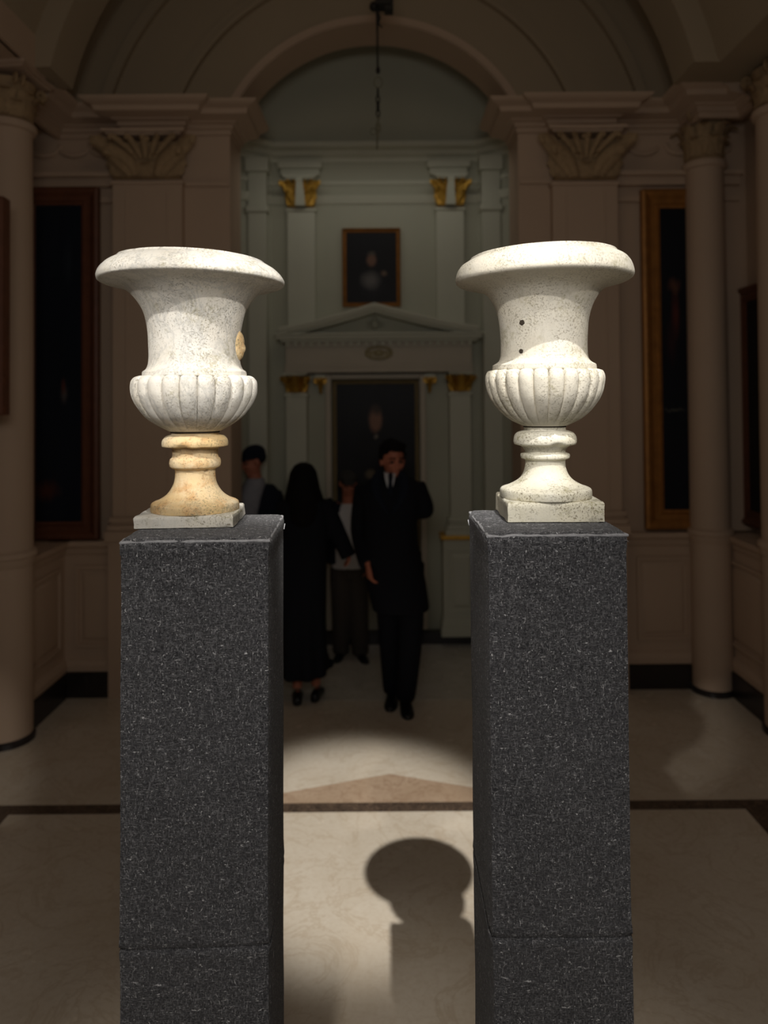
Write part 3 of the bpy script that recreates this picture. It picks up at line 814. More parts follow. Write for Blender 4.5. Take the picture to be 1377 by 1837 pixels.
# ------------------------------------------------------------------ FAR ROOM
FY = 6.2
def fx(px, py=600, Y=FY): return X_(px, py, Y)
def fz(py, px=675, Y=FY): return Z_(px, py, Y)
x0f, x1f = fx(488), fx(858)
zc0, zc1 = fz(292), fz(262)
bm = bmesh.new(); box(bm, x0f - .02, x1f + .02, FY, FY + .2, 0, zc1); struct('wall_far', bm, GREENW, smooth=False)
def slantwall(name, a, b, zt, mat=GREENW, t=.1):
    bm = bmesh.new(); a, b = Vector(a), Vector(b); d = (b - a).normalized(); nn = Vector((-d.y, d.x)) * t
    if nn.y < 0: nn = -nn
    P = [a, b, b + nn, a + nn]
    rings(bm, [[(p.x, p.y, z) for p in P] for z in (0, zt)])
    return struct(name, bm, mat, smooth=False)
LA, LB = (x0f, FY), (-1.22, 5.98); LC = (-1.75, 5.98)
RA, RB = (x1f, FY), (1.08, 5.98); RC = (1.7, 5.98)
slantwall('wall_far_left_slant', LA, LB, zc1); slantwall('wall_far_right_slant', RA, RB, zc1)
slantwall('wall_far_left', LB, LC, zc1); slantwall('wall_far_right', RB, RC, zc1)
bm = bmesh.new(); box(bm, -1.85, -1.75, 5.52, 6.2, 0, 5); struct('wall_far_room_left_end', bm, GREENW, smooth=False)
bm = bmesh.new(); box(bm, 1.7, 1.8, 5.52, 6.2, 0, 5); struct('wall_far_room_right_end', bm, GREENW, smooth=False)
# cornice
path = [LC, LB, LA, RA, RB, RC]
bm = bmesh.new()
h = zc1 - zc0
sweep(bm, path, [(-.02, zc0), (.015, zc0), (.02, zc0 + .25 * h), (.05, zc0 + .4 * h), (.06, zc0 + .6 * h), (.11, zc0 + .75 * h), (.12, zc1), (-.02, zc1)], 1)
struct('trim_far_cornice', bm, GREENL, angle=25)
bm = bmesh.new()
z1, z0 = fz(352), fz(366)
sweep(bm, path, [(-.01, z0), (.012, z0), (.02, z0 + .02), (.03, z1 - .015), (.035, z1), (-.01, z1)], 1)
struct('trim_far_architrave', bm, GREENL, angle=25)
bm = bmesh.new()
z1, z0 = fz(325), fz(332)
sweep(bm, path, [(-.01, z0), (.012, z0), (.018, z1), (-.01, z1)], 1)
struct('trim_far_fillet', bm, GREENL, angle=25)
# apse semi-dome
bm = bmesh.new(); rs = []
cxv = (x0f + x1f) / 2; RV = 1.75
for j in range(25):
    t = (PI / 2) * j / 24
    ring = []
    for i in range(49):
        a = PI * i / 48
        ring.append((cxv + RV * math.cos(a) * math.cos(t), 5.50 + (FY + .05 - 5.50) * math.sin(a) * math.cos(t) , zc1 - .02 + 1.25 * math.sin(t)))
    rs.append(ring)
rings(bm, rs, cap=False, closed=False)
o = struct('ceiling_far_apse', bm, GREENW); sm = o.modifiers.new('t', 'SOLIDIFY'); sm.thickness = .03
bm = bmesh.new(); box(bm, x0f - .5, x1f + .5, 6.10, 6.18, 0, .10); struct('baseboard_far', bm, BLACKST, smooth=False)
for nm, P0, P1 in (('baseboard_far_left', LB, LA), ('baseboard_far_right', RB, RA)):
    slantwall(nm, (P0[0], P0[1] - .03), (P1[0], P1[1] - .03), .10, BLACKST, .04)
# corner strips of the slanted walls
for nm, x in (('trim_far_corner_left', x0f - .17), ('trim_far_corner_right', x1f + .02)):
    bm = bmesh.new(); box(bm, x, x + .15, 6.04, 6.12, .1, zc0 - .12); box(bm, x - .015, x + .165, 6.02, 6.13, zc0 - .45, zc0 - .40); box(bm, x - .02, x + .17, 6.01, 6.13, zc0 - .12, zc0); struct(nm, bm, GREENL, smooth=False, bevel=.006)
# aedicule: lower order with entablature and pediment
AY = 6.06
def far_pil(px0, px1, pz0, pz1c, pz1, depth, label, group, base=True, Y=FY):
    return pilaster(fx(px0, 600, Y - depth), fx(px1, 600, Y - depth), Y, fz(pz0, 675, Y - depth), fz(pz1c, 675, Y - depth), fz(pz1, 675, Y - depth), depth, label, group, GREENL, GILT, base, False, bell_m=GILT if base else None)
far_pil(516, 566, 586, 371, 319, .06, 'upper sage pilaster with gilded capital, left of the small portrait', 'gilded pilasters on the far wall', False)
far_pil(784, 834, 586, 371, 319, .06, 'upper sage pilaster with gilded capital, right of the small portrait', 'gilded pilasters on the far wall', False)
far_pil(512, 549, 966, 703, 669, .14, 'lower sage pilaster with gilded capital, left of the big portrait', 'gilded pilasters on the far wall', True)
far_pil(805, 843, 966, 703, 669, .14, 'lower sage pilaster with gilded capital, right of the big portrait', 'gilded pilasters on the far wall', True)
for nm, p0, p1 in (('trim_far_block_left', 502, 580), ('trim_far_block_right', 768, 844)):
    bm = bmesh.new(); xa, xb = fx(p0), fx(p1)
    box(bm, xa + .02, xb - .02, FY - .07, FY, fz(318), fz(306)); box(bm, xa, xb, FY - .09, FY, fz(306), fz(293)); struct(nm, bm, GREENL, smooth=False, bevel=.008)
# pilaster pedestals with gold rail
for nm, p0, p1 in (('left', 500, 560), ('right', 790, 856)):
    bm = bmesh.new(); xa, xb = fx(p0, 600, AY), fx(p1, 600, AY); zt = fz(962, 675, AY - .02)
    box(bm, xa, xb, AY - .04, FY, 0.09, zt - .03); box(bm, xa - .02, xb + .02, AY - .06, FY, .09, .17); box(bm, xa - .01, xb + .01, AY - .05, FY, .17, .22)
    panel(bm, xa + .03, xb - .03, .28, zt - .1, AY - .04, .01)
    struct('trim_far_pedestal_' + nm, bm, GREENL, smooth=False, bevel=.004)
    bm = bmesh.new(); box(bm, xa - .02, xb + .02, AY - .06, FY, zt - .03, zt + .005); struct('trim_far_gold_rail_' + nm, bm, GILT, smooth=False, bevel=.006)
ped = empty('pediment', (fx(679), FY - .002, fz(668)), 'sage triangular pediment with toothed cornice, over the big portrait', 'pediment')
X0 = ped.location.x; Z0 = ped.location.z
Q = .14
bm = bmesh.new(); xa, xb = fx(512, 600, FY - Q) - X0, fx(846, 600, FY - Q) - X0
zf = lambda py: fz(py, 675, FY - Q) - Z0
box(bm, xa, xb, -Q, 0, zf(668), zf(612)); box(bm, xa - .01, xb + .01, -Q - .015, 0, zf(668), zf(659)); box(bm, xa - .005, xb + .005, -Q - .008, 0, zf(659), zf(653))
obj('frieze', bm, FRIEZE, ped, smooth=False, bevel=.004)
bm = bmesh.new(); xa2, xb2 = fx(497, 600, FY - Q) - X0, fx(862, 600, FY - Q) - X0
cz0, cz1 = zf(611), zf(599)
box(bm, xa2 + .03, xb2 - .03, -Q - .06, 0, cz0 - .012, cz0 + .01); box(bm, xa2, xb2, -Q - .10, 0, cz0 + .01, cz1 - .015); box(bm, xa2 - .015, xb2 + .015, -Q - .125, 0, cz1 - .015, cz1)
obj('cornice', bm, GREENL, ped, smooth=False, bevel=.005)
nd = 24
for i in range(nd):
    bm = bmesh.new(); x = xa + .02 + (xb - xa - .04) * i / (nd - 1)
    box(bm, x - .012, x + .012, -Q - .045, -Q, cz0 - .042, cz0 - .010); obj('dentil', bm, GREENL, ped, smooth=False)
bm = bmesh.new(); apx, apz = fx(672, 600, FY - Q) - X0, zf(546)
for s in (-1, 1):
    ex = xa2 + .03 if s < 0 else xb2 - .03
    for (o0, o1, dd) in ((0, .028, .11), (.028, .05, .13), (-.022, 0, .06)):
        pts = [(ex, cz1 + o0), (apx, apz - .05 + o0), (apx, apz - .05 + o1), (ex, cz1 + o1)]
        # gentle concave sweep of the raking cornice
        L = 10; up = []; lo = []
        for k in range(L + 1):
            t = k / L; x = ex + (apx - ex) * t; z = cz1 + (apz - .05 - cz1) * (t ** 1.25)
            lo.append((x, z + o0)); up.append((x, z + o1))
        for k in range(L):
            q = [lo[k], lo[k + 1], up[k + 1], up[k]]
            extr_y(bm, q, -Q - dd, 0)
obj('raking_cornice', bm, GREENL, ped, smooth=False)
bm = bmesh.new(); extr_y(bm, [(xa2 + .08, cz1), (xb2 - .08, cz1), (apx, apz - .06)], -.05, 0)
obj('tympanum', bm, GREENW, ped, smooth=False)
bm = bmesh.new(); zt = zf(580); ell(bm, (apx, -.06, zt), (.035, .03, .045)); ell(bm, (apx, -.06, zt + .05), (.018, .02, .02))
for s in (-1, 1): volute(bm, Vector((apx + s * .04, -.06, zt)), Vector((0, -1, 0)), Vector((1, 0, 0)), s, .03)
obj('tympanum_ornament', bm, GREENW, ped)
bm = bmesh.new(); zm = zf(633); R0 = [(.105 * math.cos(t * PI / 16), -Q - .008, zm + .05 * math.sin(t * PI / 16)) for t in range(33)]
tube(bm, R0, .010, 8)
for s in (-1, 1):
    for k in range(3): leaf(bm, Vector((s * (.03 + .035 * k), -Q, zm - .03)), Vector((0, -1, 0)), Vector((1, 0, 0)), .06, .03, .1)
ell(bm, (0, -Q - .006, zm), (.035, .014, .03))
obj('oval_cartouche', bm, plain('dull_gilt_ornament', (.33, .28, .15), .5, .3, 30), ped, label='dull gilt oval ornament')
for px in (574, 771):
    t = empty('scroll_bracket', (fx(px, 690, 6.1), FY, fz(705)), 'small gilded scroll bracket on the %s of the big portrait frame' % ('left' if px < 600 else 'right'), 'bracket', 'gilded brackets')
    bm = bmesh.new(); H = fz(678) - fz(705)
    tube(bm, [(0, -.05, 0), (0, -.06, H * .3), (0, -.075, H * .6), (0, -.10, H * .9)], [.010, .016, .022, .028], 10)
    for s in (-1, 1): volute(bm, Vector((s * .025, -.10, H * .85)), Vector((0, -1, 0)), Vector((1, 0, 0)), s, .028)
    obj('scroll', bm, GILT, t)
    bm = bmesh.new(); box(bm, -.045, .045, -.12, 0, H, H + .03); obj('cap', bm, GREENL, t, smooth=False, bevel=.004)
# door-like surround of the big portrait
bm = bmesh.new()
xa, xb = fx(583, 600, 6.12), fx(762, 600, 6.12); xi, xj = fx(593, 600, 6.12), fx(752, 600, 6.12); zt, zi = fz(672), fz(680)
for a in ((xa, xi, .12, zt), (xj, xb, .12, zt), (xi, xj, zi, zt)): box(bm, a[0], a[1], 6.10, FY, a[2], a[3])
struct('trim_far_surround', bm, FRIEZE, smooth=False, bevel=.006)
m = painting_mat('dark_standing_portrait_paint', (.010, .011, .014), [(.5, .55, .34, .28, (.006, .006, .008), .5), (.5, .66, .22, .08, (.008, .008, .010), .5), (.5, .81, .105, .075, (.27, .145, .095), .45), (.5, .865, .09, .035, (.06, .045, .035), .8), (.5, .722, .035, .018, (.20, .18, .14), .6), (.43, .52, .09, .03, (.14, .11, .07), .6)])
painting(fx(595, 600, 6.13), fx(750, 600, 6.13), fz(1035), fz(682), FY, .032, GILTP, m, 'big dark full figure portrait in thin gilt frame, behind the man in the coat', fd=.05)
m = painting_mat('dark_bust_portrait_paint', (.008, .008, .010), [(.48, .27, .30, .22, (.02, .02, .024), .8), (.48, .32, .24, .16, (.13, .12, .115), .75), (.75, .42, .08, .06, (.15, .10, .07), .8), (.50, .61, .12, .12, (.17, .09, .06), .5), (.5, .70, .11, .05, (.08, .07, .055), .8)])
painting(fx(615), fx(719), fz(551), fz(411), FY, .035, GILTD, m, 'small bust portrait in thin gold frame, above the pediment', fd=.04)

# ------------------------------------------------------------------ HANGING CHAIN
CY = 4.6
cx_ = at(677, 100, CY).x
t = empty('hanging_chain', (cx_, CY, at(677, 120, CY).z), 'dark chandelier rod with thin chain hanging in front of the arch', 'chain')
Zr = t.location.z; zq = lambda py: Z_(677, py, CY) - Zr
bm = bmesh.new(); tube(bm, [(0, 0, zq(120)), (0, 0, zq(60)), (-.002, 0, zq(0)), (-.002, 0, AZ + 1.98 - Zr + .02)], [.0065, .0065, .010, .010], 10)
obj('rod', bm, IRON, t)
bm = bmesh.new(); box(bm, -.012, .085, -.05, .05, zq(14), zq(-40)); box(bm, .045, .10, -.04, .04, zq(22), zq(0)); ell(bm, (-.02, 0, zq(12)), (.03, .03, .03)); tube(bm, [(0, 0, zq(20)), (.012, 0, zq(32)), (.006, 0, zq(42)), (.03, 0, zq(50))], [.009, .012, .008, .004], 8)
obj('winch_box', bm, IRON, t, angle=30, bevel=.004)
bm = bmesh.new(); ell(bm, (.002, 0, zq(126)), (.014, .014, .024)); obj('knob', bm, IRON, t)
bm = bmesh.new(); R0 = [(.002 + .026 * math.sin(a * PI / 12), 0, zq(148) + .034 * math.cos(a * PI / 12)) for a in range(0, 25)]; tube(bm, R0, .0035, 6); obj('hook_ring', bm, BRASS_OLD, t)
zcur = 166
for i in range(6):
    bm = bmesh.new(); zc_ = zq(zcur + i * 12.5); w = .010; hh = .026
    R0 = [(w * math.sin(a * PI / 8) * (1 if i % 2 else .25), w * math.sin(a * PI / 8) * (.25 if i % 2 else 1), zc_ + hh * math.cos(a * PI / 8)) for a in range(17)]
    tube(bm, R0, .0045 + (.003 if i in (2, 5) else 0), 6); obj('chain_link', bm, IRON if i < 4 else BRASS_OLD, t)
bm = bmesh.new(); tube(bm, [(-.004, 0, zq(236)), (-.008, 0, zq(268))], [.007, .004], 8); obj('end_hook', bm, BRASS_OLD, t)
bm = bmesh.new(); tube(bm, [(-.03 + .018 * math.cos(a * PI / 8), 0, zq(236) + .022 * math.sin(a * PI / 8)) for a in range(17)], .003, 6); obj('side_ring', bm, BRASS_OLD, t)

# ------------------------------------------------------------------ PEOPLE  (local: facing -Y, feet at z=0, 1.80 m tall before scaling)
def hand(bm, wrist, d, palm_n, thumb_side, curl=.5, L=.185):
    """d: direction of fingers, palm_n: direction the palm faces"""
    d = Vector(d).normalized(); pn = Vector(palm_n); pn = (pn - d * pn.dot(d)).normalized(); r = d.cross(pn).normalized() * thumb_side
    w = Vector(wrist)
    tube(bm, [w - d * .02, w + d * .02, w + d * .06, w + d * .095], [.026, .032, .040, .038], 10, .45, up=pn)
    for i, (o, l) in enumerate(((.030, .072), (.010, .082), (-.010, .076), (-.029, .058))):
        p = w + d * .09 + r * o; dirv = d.copy(); pts = [w + d * .06 + r * o * .8, p]; c = curl
        for k, seg in enumerate((.45, .32, .25)):
            dirv = (dirv + pn * c * .55).normalized(); p = p + dirv * l * seg; pts.append(p)
        tube(bm, pts, [.0095, .0095, .009, .0082, .007], 8)
    p = w + d * .03 + r * .026; q = p + (d * .5 + r * .75 + pn * .3).normalized() * .035; z = q + (d * .9 + r * .25 + pn * .4).normalized() * .032; y = z + (d * .95 + pn * .3).normalized() * .026
    tube(bm, [p - r * .012, p, q, z, y], [.012, .013, .011, .010, .008], 8)
def body(root, J, skin=SKIN, head_rot=0, nod=0, head_c=(0, 0, 1.665)):
    bm = bmesh.new()
    c = Vector(head_c); R = (Matrix.Rotation(head_rot, 3, 'Z') @ Matrix.Rotation(nod, 3, 'X'))
    e = lambda p, r: ell(bm, c + R @ Vector(p), r, R)
    e((0, .012, .025), (.074, .092, .088)); e((0, -.018, -.035), (.060, .070, .080)); e((0, -.050, -.088), (.034, .034, .026))
    e((0, -.088, -.018), (.012, .020, .030)); e((0, -.100, -.034), (.016, .014, .012)); e((0, -.076, .022), (.052, .020, .012))
    e((.034, -.068, -.025), (.022, .022, .018)); e((-.034, -.068, -.025), (.022, .022, .018)); e((0, -.082, -.062), (.024, .012, .008)); e((0, -.080, -.072), (.020, .012, .007))
    for s in (-1, 1): e((s * .076, .008, -.01), (.011, .020, .032))
    tube(bm, [c + Vector((0, .02, -.06)), (c.x * .5, .02 + c.y * .5, 1.53), (0, .02, 1.44)], [.054, .056, .075], 14)
    stack(bm, [(0, .01, .86, .13, .08), (0, .01, .95, .14, .09), (0, .01, 1.08, .12, .08), (0, .01, 1.25, .13, .08), (0, .01, 1.36, .13, .075), (0, .015, 1.42, .09, .06), (0, .02, 1.46, .06, .05)], 20)
    for s in ('L', 'R'):
        sh, el, wr = J['sh' + s], J['el' + s], J['wr' + s]
        tube(bm, spline([sh, tuple((Vector(sh) + Vector(el)) / 2), el, tuple((Vector(el) * .6 + Vector(wr) * .4)), wr], 4), [.042 - .017 * i / 16 for i in range(17)], 12)
        d, pn, ts = J['hand' + s]; hand(bm, wr, d, pn, ts, J.get('curl', .5))
        hp, kn, an = J['hp' + s], J['kn' + s], J['an' + s]
        tube(bm, spline([hp, tuple((Vector(hp) + Vector(kn)) / 2), kn, tuple(Vector(kn) * .65 + Vector(an) * .35), an], 4), [.082, .08, .078, .074, .068, .064, .06, .056, .052, .05, .052, .053, .05, .045, .04, .037, .036], 14)
        a = Vector(an); f = Vector(J['ft' + s]); tube(bm, [a + Vector((0, .03, -.04)), a + Vector((0, 0, -.045)), a + f * .08 + Vector((0, 0, -.062)), a + f * .12 + Vector((0, 0, -.068))], [.02, .02, .02, .014], 10, .7)
    o = obj('body', bm, skin, root); remesh(o, .007, 3)
    for s in (-1, 1):
        bm = bmesh.new(); ell(bm, c + R @ Vector((s * .030, -.077, .0)), (.013, .009, .007)); obj('eye', bm, EYE, root)
        bm = bmesh.new(); tube(bm, [c + R @ Vector(p) for p in ((s * .012, -.094, .022), (s * .03, -.092, .028), (s * .05, -.078, .022))], [.004, .005, .003], 6); obj('eyebrow', bm, HAIR, root)
    return c, R
def shoe(root, an, f):
    bm = bmesh.new(); a = Vector(an); f = Vector(f).normalized(); up = Vector((0, 0, 1)); r = f.cross(up); rs = []
    for t, w, h in ((-.075, .024, .055), (-.05, .036, .075), (0, .038, .085), (.05, .040, .07), (.10, .046, .05), (.15, .046, .040), (.185, .034, .032), (.205, .014, .022)):
        c = Vector((a.x, a.y, 0)) + f * t
        rs.append([c + r * w * sx + up * z * h for sx, z in ((-.9, 0), (.9, 0), (1.0, .3), (.85, .75), (.4, 1), (-.4, 1), (-.85, .75), (-1.0, .3))])
    rings(bm, rs); o = obj('shoe', bm, SHOE, root, angle=80); s = o.modifiers.new('s', 'SUBSURF'); s.levels = s.render_levels = 1
def sleeve(bm, pts, r0, r1, n=14):
    P = spline([tuple(p) for p in pts], 5); tube(bm, P, [r0 + (r1 - r0) * i / (len(P) - 1) for i in range(len(P))], n)

# ---- man in the long dark coat, walking towards the viewer
def place(px, pyfoot): Y = gy(pyfoot); return (at(px, pyfoot, Y).x, Y)
x, y = place(711, 1262); y -= 0
man = empty('person', (x, y, 0), 'man in a long dark overcoat, white shirt and tie, walking towards the viewer', 'person')
sc = 1.0; man.scale = (sc, sc, sc)
def mx(px, py): p = at(px, py, y); return p.x - x
def mz(py): return Z_(700, py, y)
HCm = (mx(704, 820), -.02, mz(825))
J = dict(shL=(mx(742, 870), .0, mz(872)), elL=(mx(763, 917), .04, mz(916)), wrL=(mx(738, 926), .24, mz(905)), handL=((-.9, .1, .2), (0, .3, -1), -1),
         shR=(mx(656, 875), .0, mz(876)), elR=(mx(646, 950), .05, mz(952)), wrR=(mx(660, 1003), -.13, mz(1003)), handR=((.16, -.05, -1), (.8, .3, 0), -1),
         hpL=(mx(735, 1055), 0, .93), knL=(mx(736, 1150), -.10, .50), anL=(mx(727, 1245), -.02, .09), hpR=(mx(697, 1055), 0, .93), knR=(mx(699, 1150), .02, .50), anR=(mx(704, 1245), .10, .09),
         curl=1.15, ftL=(.06, -1, 0), ftR=(-.1, -1, 0))
c, R = body(man, J, head_rot=.30, nod=.10, head_c=HCm)
shoe(man, J['anL'], J['ftL']); shoe(man, J['anR'], J['ftR'])
bm = bmesh.new()
e = lambda p, r: ell(bm, c + R @ Vector(p), r, R, 20, 14)
e((0, .028, .058), (.083, .092, .080)); e((0, .055, .005), (.078, .062, .078)); e((.01, -.045, .098), (.065, .050, .032)); e((-.076, .01, .03), (.012, .035, .04)); e((.076, .01, .03), (.012, .035, .04))
for v in bm.verts: v.co += Vector((noise.noise(v.co * 45), noise.noise(v.co * 45 + Vector((4, 4, 4))), noise.noise(v.co * 45 + Vector((9, 0, 0))))) * .008
o = obj('hair', bm, HAIR, man); remesh(o, .007, 1)
def silh(L, yc=0.0, dr=.62):
    """rows (px_left, px_right, py, depth) to stack sections"""
    out = []
    for a, b, py, d in L:
        xa, xb = mx(a, py), mx(b, py); out.append(((xa + xb) / 2, yc, mz(py), (xb - xa) / 2, d))
    return out
bm = bmesh.new()
stack(bm, silh([(684, 724, 849, .075), (664, 742, 858, .11), (646, 754, 868, .135), (640, 758, 882, .15), (648, 752, 905, .16), (650, 748, 940, .165), (650, 750, 975, .165), (652, 756, 1010, .17), (656, 764, 1045, .18), (664, 768, 1075, .185), (667, 770, 1090, .185), (670, 767, 1091, .17)]), 28, 2.4)
sleeve(bm, [J['shR'], (J['elR'][0], .05, J['elR'][2]), (J['wrR'][0] - .0, J['wrR'][1] + .01, J['wrR'][2] - .012)], .080, .056)
sleeve(bm, [J['shL'], (J['elL'][0] - .01, .04, J['elL'][2] + .0), (J['wrL'][0], J['wrL'][1], J['wrL'][2])], .080, .058)
coat_o = o = obj('overcoat', bm, WOOL, man); remesh(o, .010, 3)
bm = bmesh.new()
for h, k, a in (('hpL', 'knL', 'anL'), ('hpR', 'knR', 'anR')):
    P = spline([J[h], J[k], tuple(Vector(J[a]) + Vector((0, 0, -.03)))], 6); tube(bm, P, [.098, .096, .093, .09, .086, .082, .078, .075, .072, .069, .067, .064, .060], 16)
stack(bm, [(mx(716, 1055), 0, .84, .15, .11), (mx(716, 1055), 0, 1.0, .15, .11)], 20)
o = obj('trousers', bm, WOOL, man); remesh(o, .010, 2)
yf = -.165
bm = bmesh.new(); zt, zb = mz(846), mz(872); xc = mx(699, 858)
for i in range(1): rings(bm, [[(xc - .038, yf + .07, zt), (xc + .038, yf + .07, zt), (xc + .038, yf + .10, zt), (xc - .038, yf + .10, zt)], [(xc - .03, yf + .025, zt - .04), (xc + .03, yf + .025, zt - .04), (xc + .03, yf + .09, zt - .04), (xc - .03, yf + .09, zt - .04)], [(xc - .006, yf + .0, zb - .03), (xc + .006, yf + .0, zb - .03), (xc + .006, yf + .06, zb - .03), (xc - .006, yf + .06, zb - .03)]])
shirt_o = obj('shirt', bm, SHIRT, man, angle=60, label='white shirt front')
bm = bmesh.new(); stack(bm, [(c.x * .9, .0, mz(856), .062, .062), (c.x * .9, -.005, mz(846), .060, .062)], 18); obj('collar', bm, SHIRT, shirt_o, label='white shirt collar')
bm = bmesh.new(); tube(bm, [(xc + .004, yf + .06, zt + .0), (xc + .004, yf + .035, zt - .02), (xc + .002, yf + .01, zt - .05), (xc, yf - .005, zb - .035)], [.012, .015, .012, .02], 8, .5); obj('necktie', bm, NAVY, man)
bm = bmesh.new()
for s in (-1, 1):
    P = [(xc + s * .055, yf + .085, zt + .01), (xc + s * .085, yf + .055, zt - .04), (xc + s * .07, yf + .02, zb - .05), (xc + s * .01, yf - .008, zb - .16)]
    tube(bm, spline(P, 4), [.016, .02, .026, .03, .034, .036, .036, .034, .030, .024, .018, .012, .006], 8, .35); obj('lapel', bm, NAVY, coat_o); bm = bmesh.new()
bm.free()

# ---- woman in long black dress and headscarf, seen from behind
x, y = place(549, 1252)
wom = empty('person', (x, y, 0), 'woman in a long black dress and black head covering, seen from behind', 'person')
HC = (mx(543, 860), 0, mz(862))
J = dict(shL=(mx(578, 900), 0, mz(900)), elL=(mx(600, 945), .02, mz(945)), wrL=(mx(618, 982), .0, mz(982)), handL=((.3, .25, -.8), (-.6, -.2, .3), 1), curl=1.3,
         shR=(mx(514, 902), 0, mz(902)), elR=(mx(508, 960), .02, mz(960)), wrR=(mx(520, 990), .2, mz(985)), handR=((.5, 1, .1), (0, 0, -1), 1),
         hpL=(mx(562, 1060), 0, .86), knL=(mx(564, 1150), 0, .46), anL=(mx(566, 1240), .02, .10), hpR=(mx(532, 1060), 0, .86), knR=(mx(534, 1150), 0, .46), anR=(mx(534, 1240), -.03, .10), ftL=(.1, 1, 0), ftR=(-.1, 1, 0))
def body_s(root, J, HC, rot, nod, k):
    # figure drawn at scale k: build in unit proportions, then scale
    pass
kw = .885
sub = {}
for q, v in J.items():
    sub[q] = tuple(a / kw for a in v) if q[:2] in ('sh', 'el', 'wr', 'hp', 'kn', 'an') else v
wom.scale = (kw, kw, kw)
J = sub; HC = tuple(a / kw for a in HC)
mx0, mz0 = mx, mz
mx = lambda a, b: mx0(a, b) / kw
mz = lambda a: mz0(a) / kw
c, R = body(wom, J, head_rot=PI, nod=0, head_c=HC)
shoe(wom, J['anL'], J['ftL']); shoe(wom, J['anR'], J['ftR'])
bm = bmesh.new()
stack(bm, silh([(530, 562, 878, .08), (514, 576, 890, .11), (504, 586, 903, .13), (502, 590, 925, .13), (500, 588, 960, .13), (497, 586, 1010, .14), (495, 585, 1060, .16), (494, 583, 1110, .18), (494, 584, 1160, .20), (494, 588, 1200, .21), (498, 584, 1206, .19)], 0), 32, 2.3)
for v in bm.verts:
    if v.co.z < mz(1040):
        a = math.atan2(v.co.y, v.co.x - mx(540, 1100)); k = .03 * math.sin(a * 9) * (mz(1040) - v.co.z); v.co.x += k * math.cos(a); v.co.y += k * math.sin(a)
sleeve(bm, [J['shL'], J['elL'], (J['wrL'][0] + .03, J['wrL'][1], J['wrL'][2] - .07)], .078, .058); sleeve(bm, [J['shR'], J['elR'], J['wrR']], .075, .05)
o = obj('long_dress', bm, WOOL, wom); remesh(o, .011, 3)
bm = bmesh.new()
stack(bm, silh([(538, 549, 828, .03), (528, 560, 833, .10), (520, 568, 845, .135), (517, 571, 860, .15), (514, 574, 875, .15), (510, 580, 892, .135), (508, 584, 910, .15), (512, 580, 930, .15), (520, 572, 940, .14)], 0.0), 28)
o = obj('head_covering', bm, HAIR, wom); remesh(o, .010, 3)
bm = bmesh.new(); ell(bm, (mx(586, 1195), .1, mz(1198)), (.05, .08, .03)); ell(bm, (mx(575, 1185), .08, mz(1185)), (.06, .08, .05)); o = obj('hem_flare', bm, WOOL, wom); remesh(o, .01, 2)

# ---- man behind, grey cap, white shirt and dark open jacket
mx, mz = mx0, mz0
x = at(626, 1160, 5.78).x; y = 5.80
mb = empty('person', (x, y, 0), 'short man with cap, open dark jacket over white shirt, behind the overcoat man', 'person')
def setk(k):
    global mx, mz
    mx = lambda px, py: (at(px, py, y).x - x) / k
    mz = lambda py: Z_(626, py, y) / k
k = .80; mb.scale = (k, k, k); setk(k)
HC = (mx(624, 862), -.03, mz(866))
J = dict(shL=(mx(656, 905), .03, mz(902)), elL=(mx(672, 955), .05, mz(955)), wrL=(mx(660, 1000), -.1, mz(1000)), handL=((-.1, -.2, -1), (-1, 0, 0), 1),
         shR=(mx(604, 905), .03, mz(902)), elR=(mx(592, 950), .05, mz(950)), wrR=(mx(604, 990), .10, mz(990)), handR=((0, .4, -1), (1, 0, 0), -1),
         hpL=(mx(640, 1030), 0, .86), knL=(mx(643, 1095), -.02, .46), anL=(mx(646, 1150), 0, .09), hpR=(mx(612, 1030), 0, .86), knR=(mx(612, 1095), 0, .46), anR=(mx(611, 1150), .04, .09), ftL=(.35, -1, 0), ftR=(-.2, -1, 0))
c, R = body(mb, J, head_rot=.2, nod=.35, head_c=HC)
shoe(mb, J['anL'], J['ftL']); shoe(mb, J['anR'], J['ftR'])
bm = bmesh.new(); e((0, .005, .055), (.088, .112, .070)); e((0, -.085, .045), (.062, .06, .012)); o = obj('cap', bm, plain('dark_grey_cap_cloth', (.03, .03, .028), .9), mb); remesh(o, .008, 2)
bm = bmesh.new(); stack(bm, [(0, 0, .88, .165, .125), (0, 0, 1.0, .18, .13), (0, 0, 1.2, .185, .135), (0, 0, 1.36, .18, .125), (0, .01, 1.46, .09, .08), (0, .01, 1.50, .065, .065)], 24, 2.3)
o = obj('shirt', bm, SHIRT, mb, label='white untucked shirt'); remesh(o, .01, 2)
bm = bmesh.new()
for s in (-1, 1): stack(bm, [(s * .155, .02, .93, .065, .14), (s * .155, .02, 1.15, .068, .15), (s * .145, .02, 1.34, .085, .14), (s * .10, .03, 1.45, .08, .09)], 18, 2.2)
stack(bm, [(0, .11, .93, .17, .05), (0, .115, 1.2, .18, .05), (0, .10, 1.4, .16, .05), (0, .07, 1.47, .09, .04)], 18)
sleeve(bm, [J['shR'], J['elR'], J['wrR']], .078, .055); sleeve(bm, [J['shL'], J['elL'], J['wrL']], .078, .055)
o = obj('open_jacket', bm, NAVY, mb); remesh(o, .010, 3)
bm = bmesh.new()
for h, kk, a in (('hpL', 'knL', 'anL'), ('hpR', 'knR', 'anR')):
    P = spline([J[h], J[kk], tuple(Vector(J[a]) + Vector((0, 0, -.04)))], 6); tube(bm, P, [.11, .11, .108, .105, .10, .098, .095, .092, .09, .088, .085, .082, .078], 16)
stack(bm, [(0, 0, .78, .17, .12), (0, 0, .96, .175, .125)], 20)
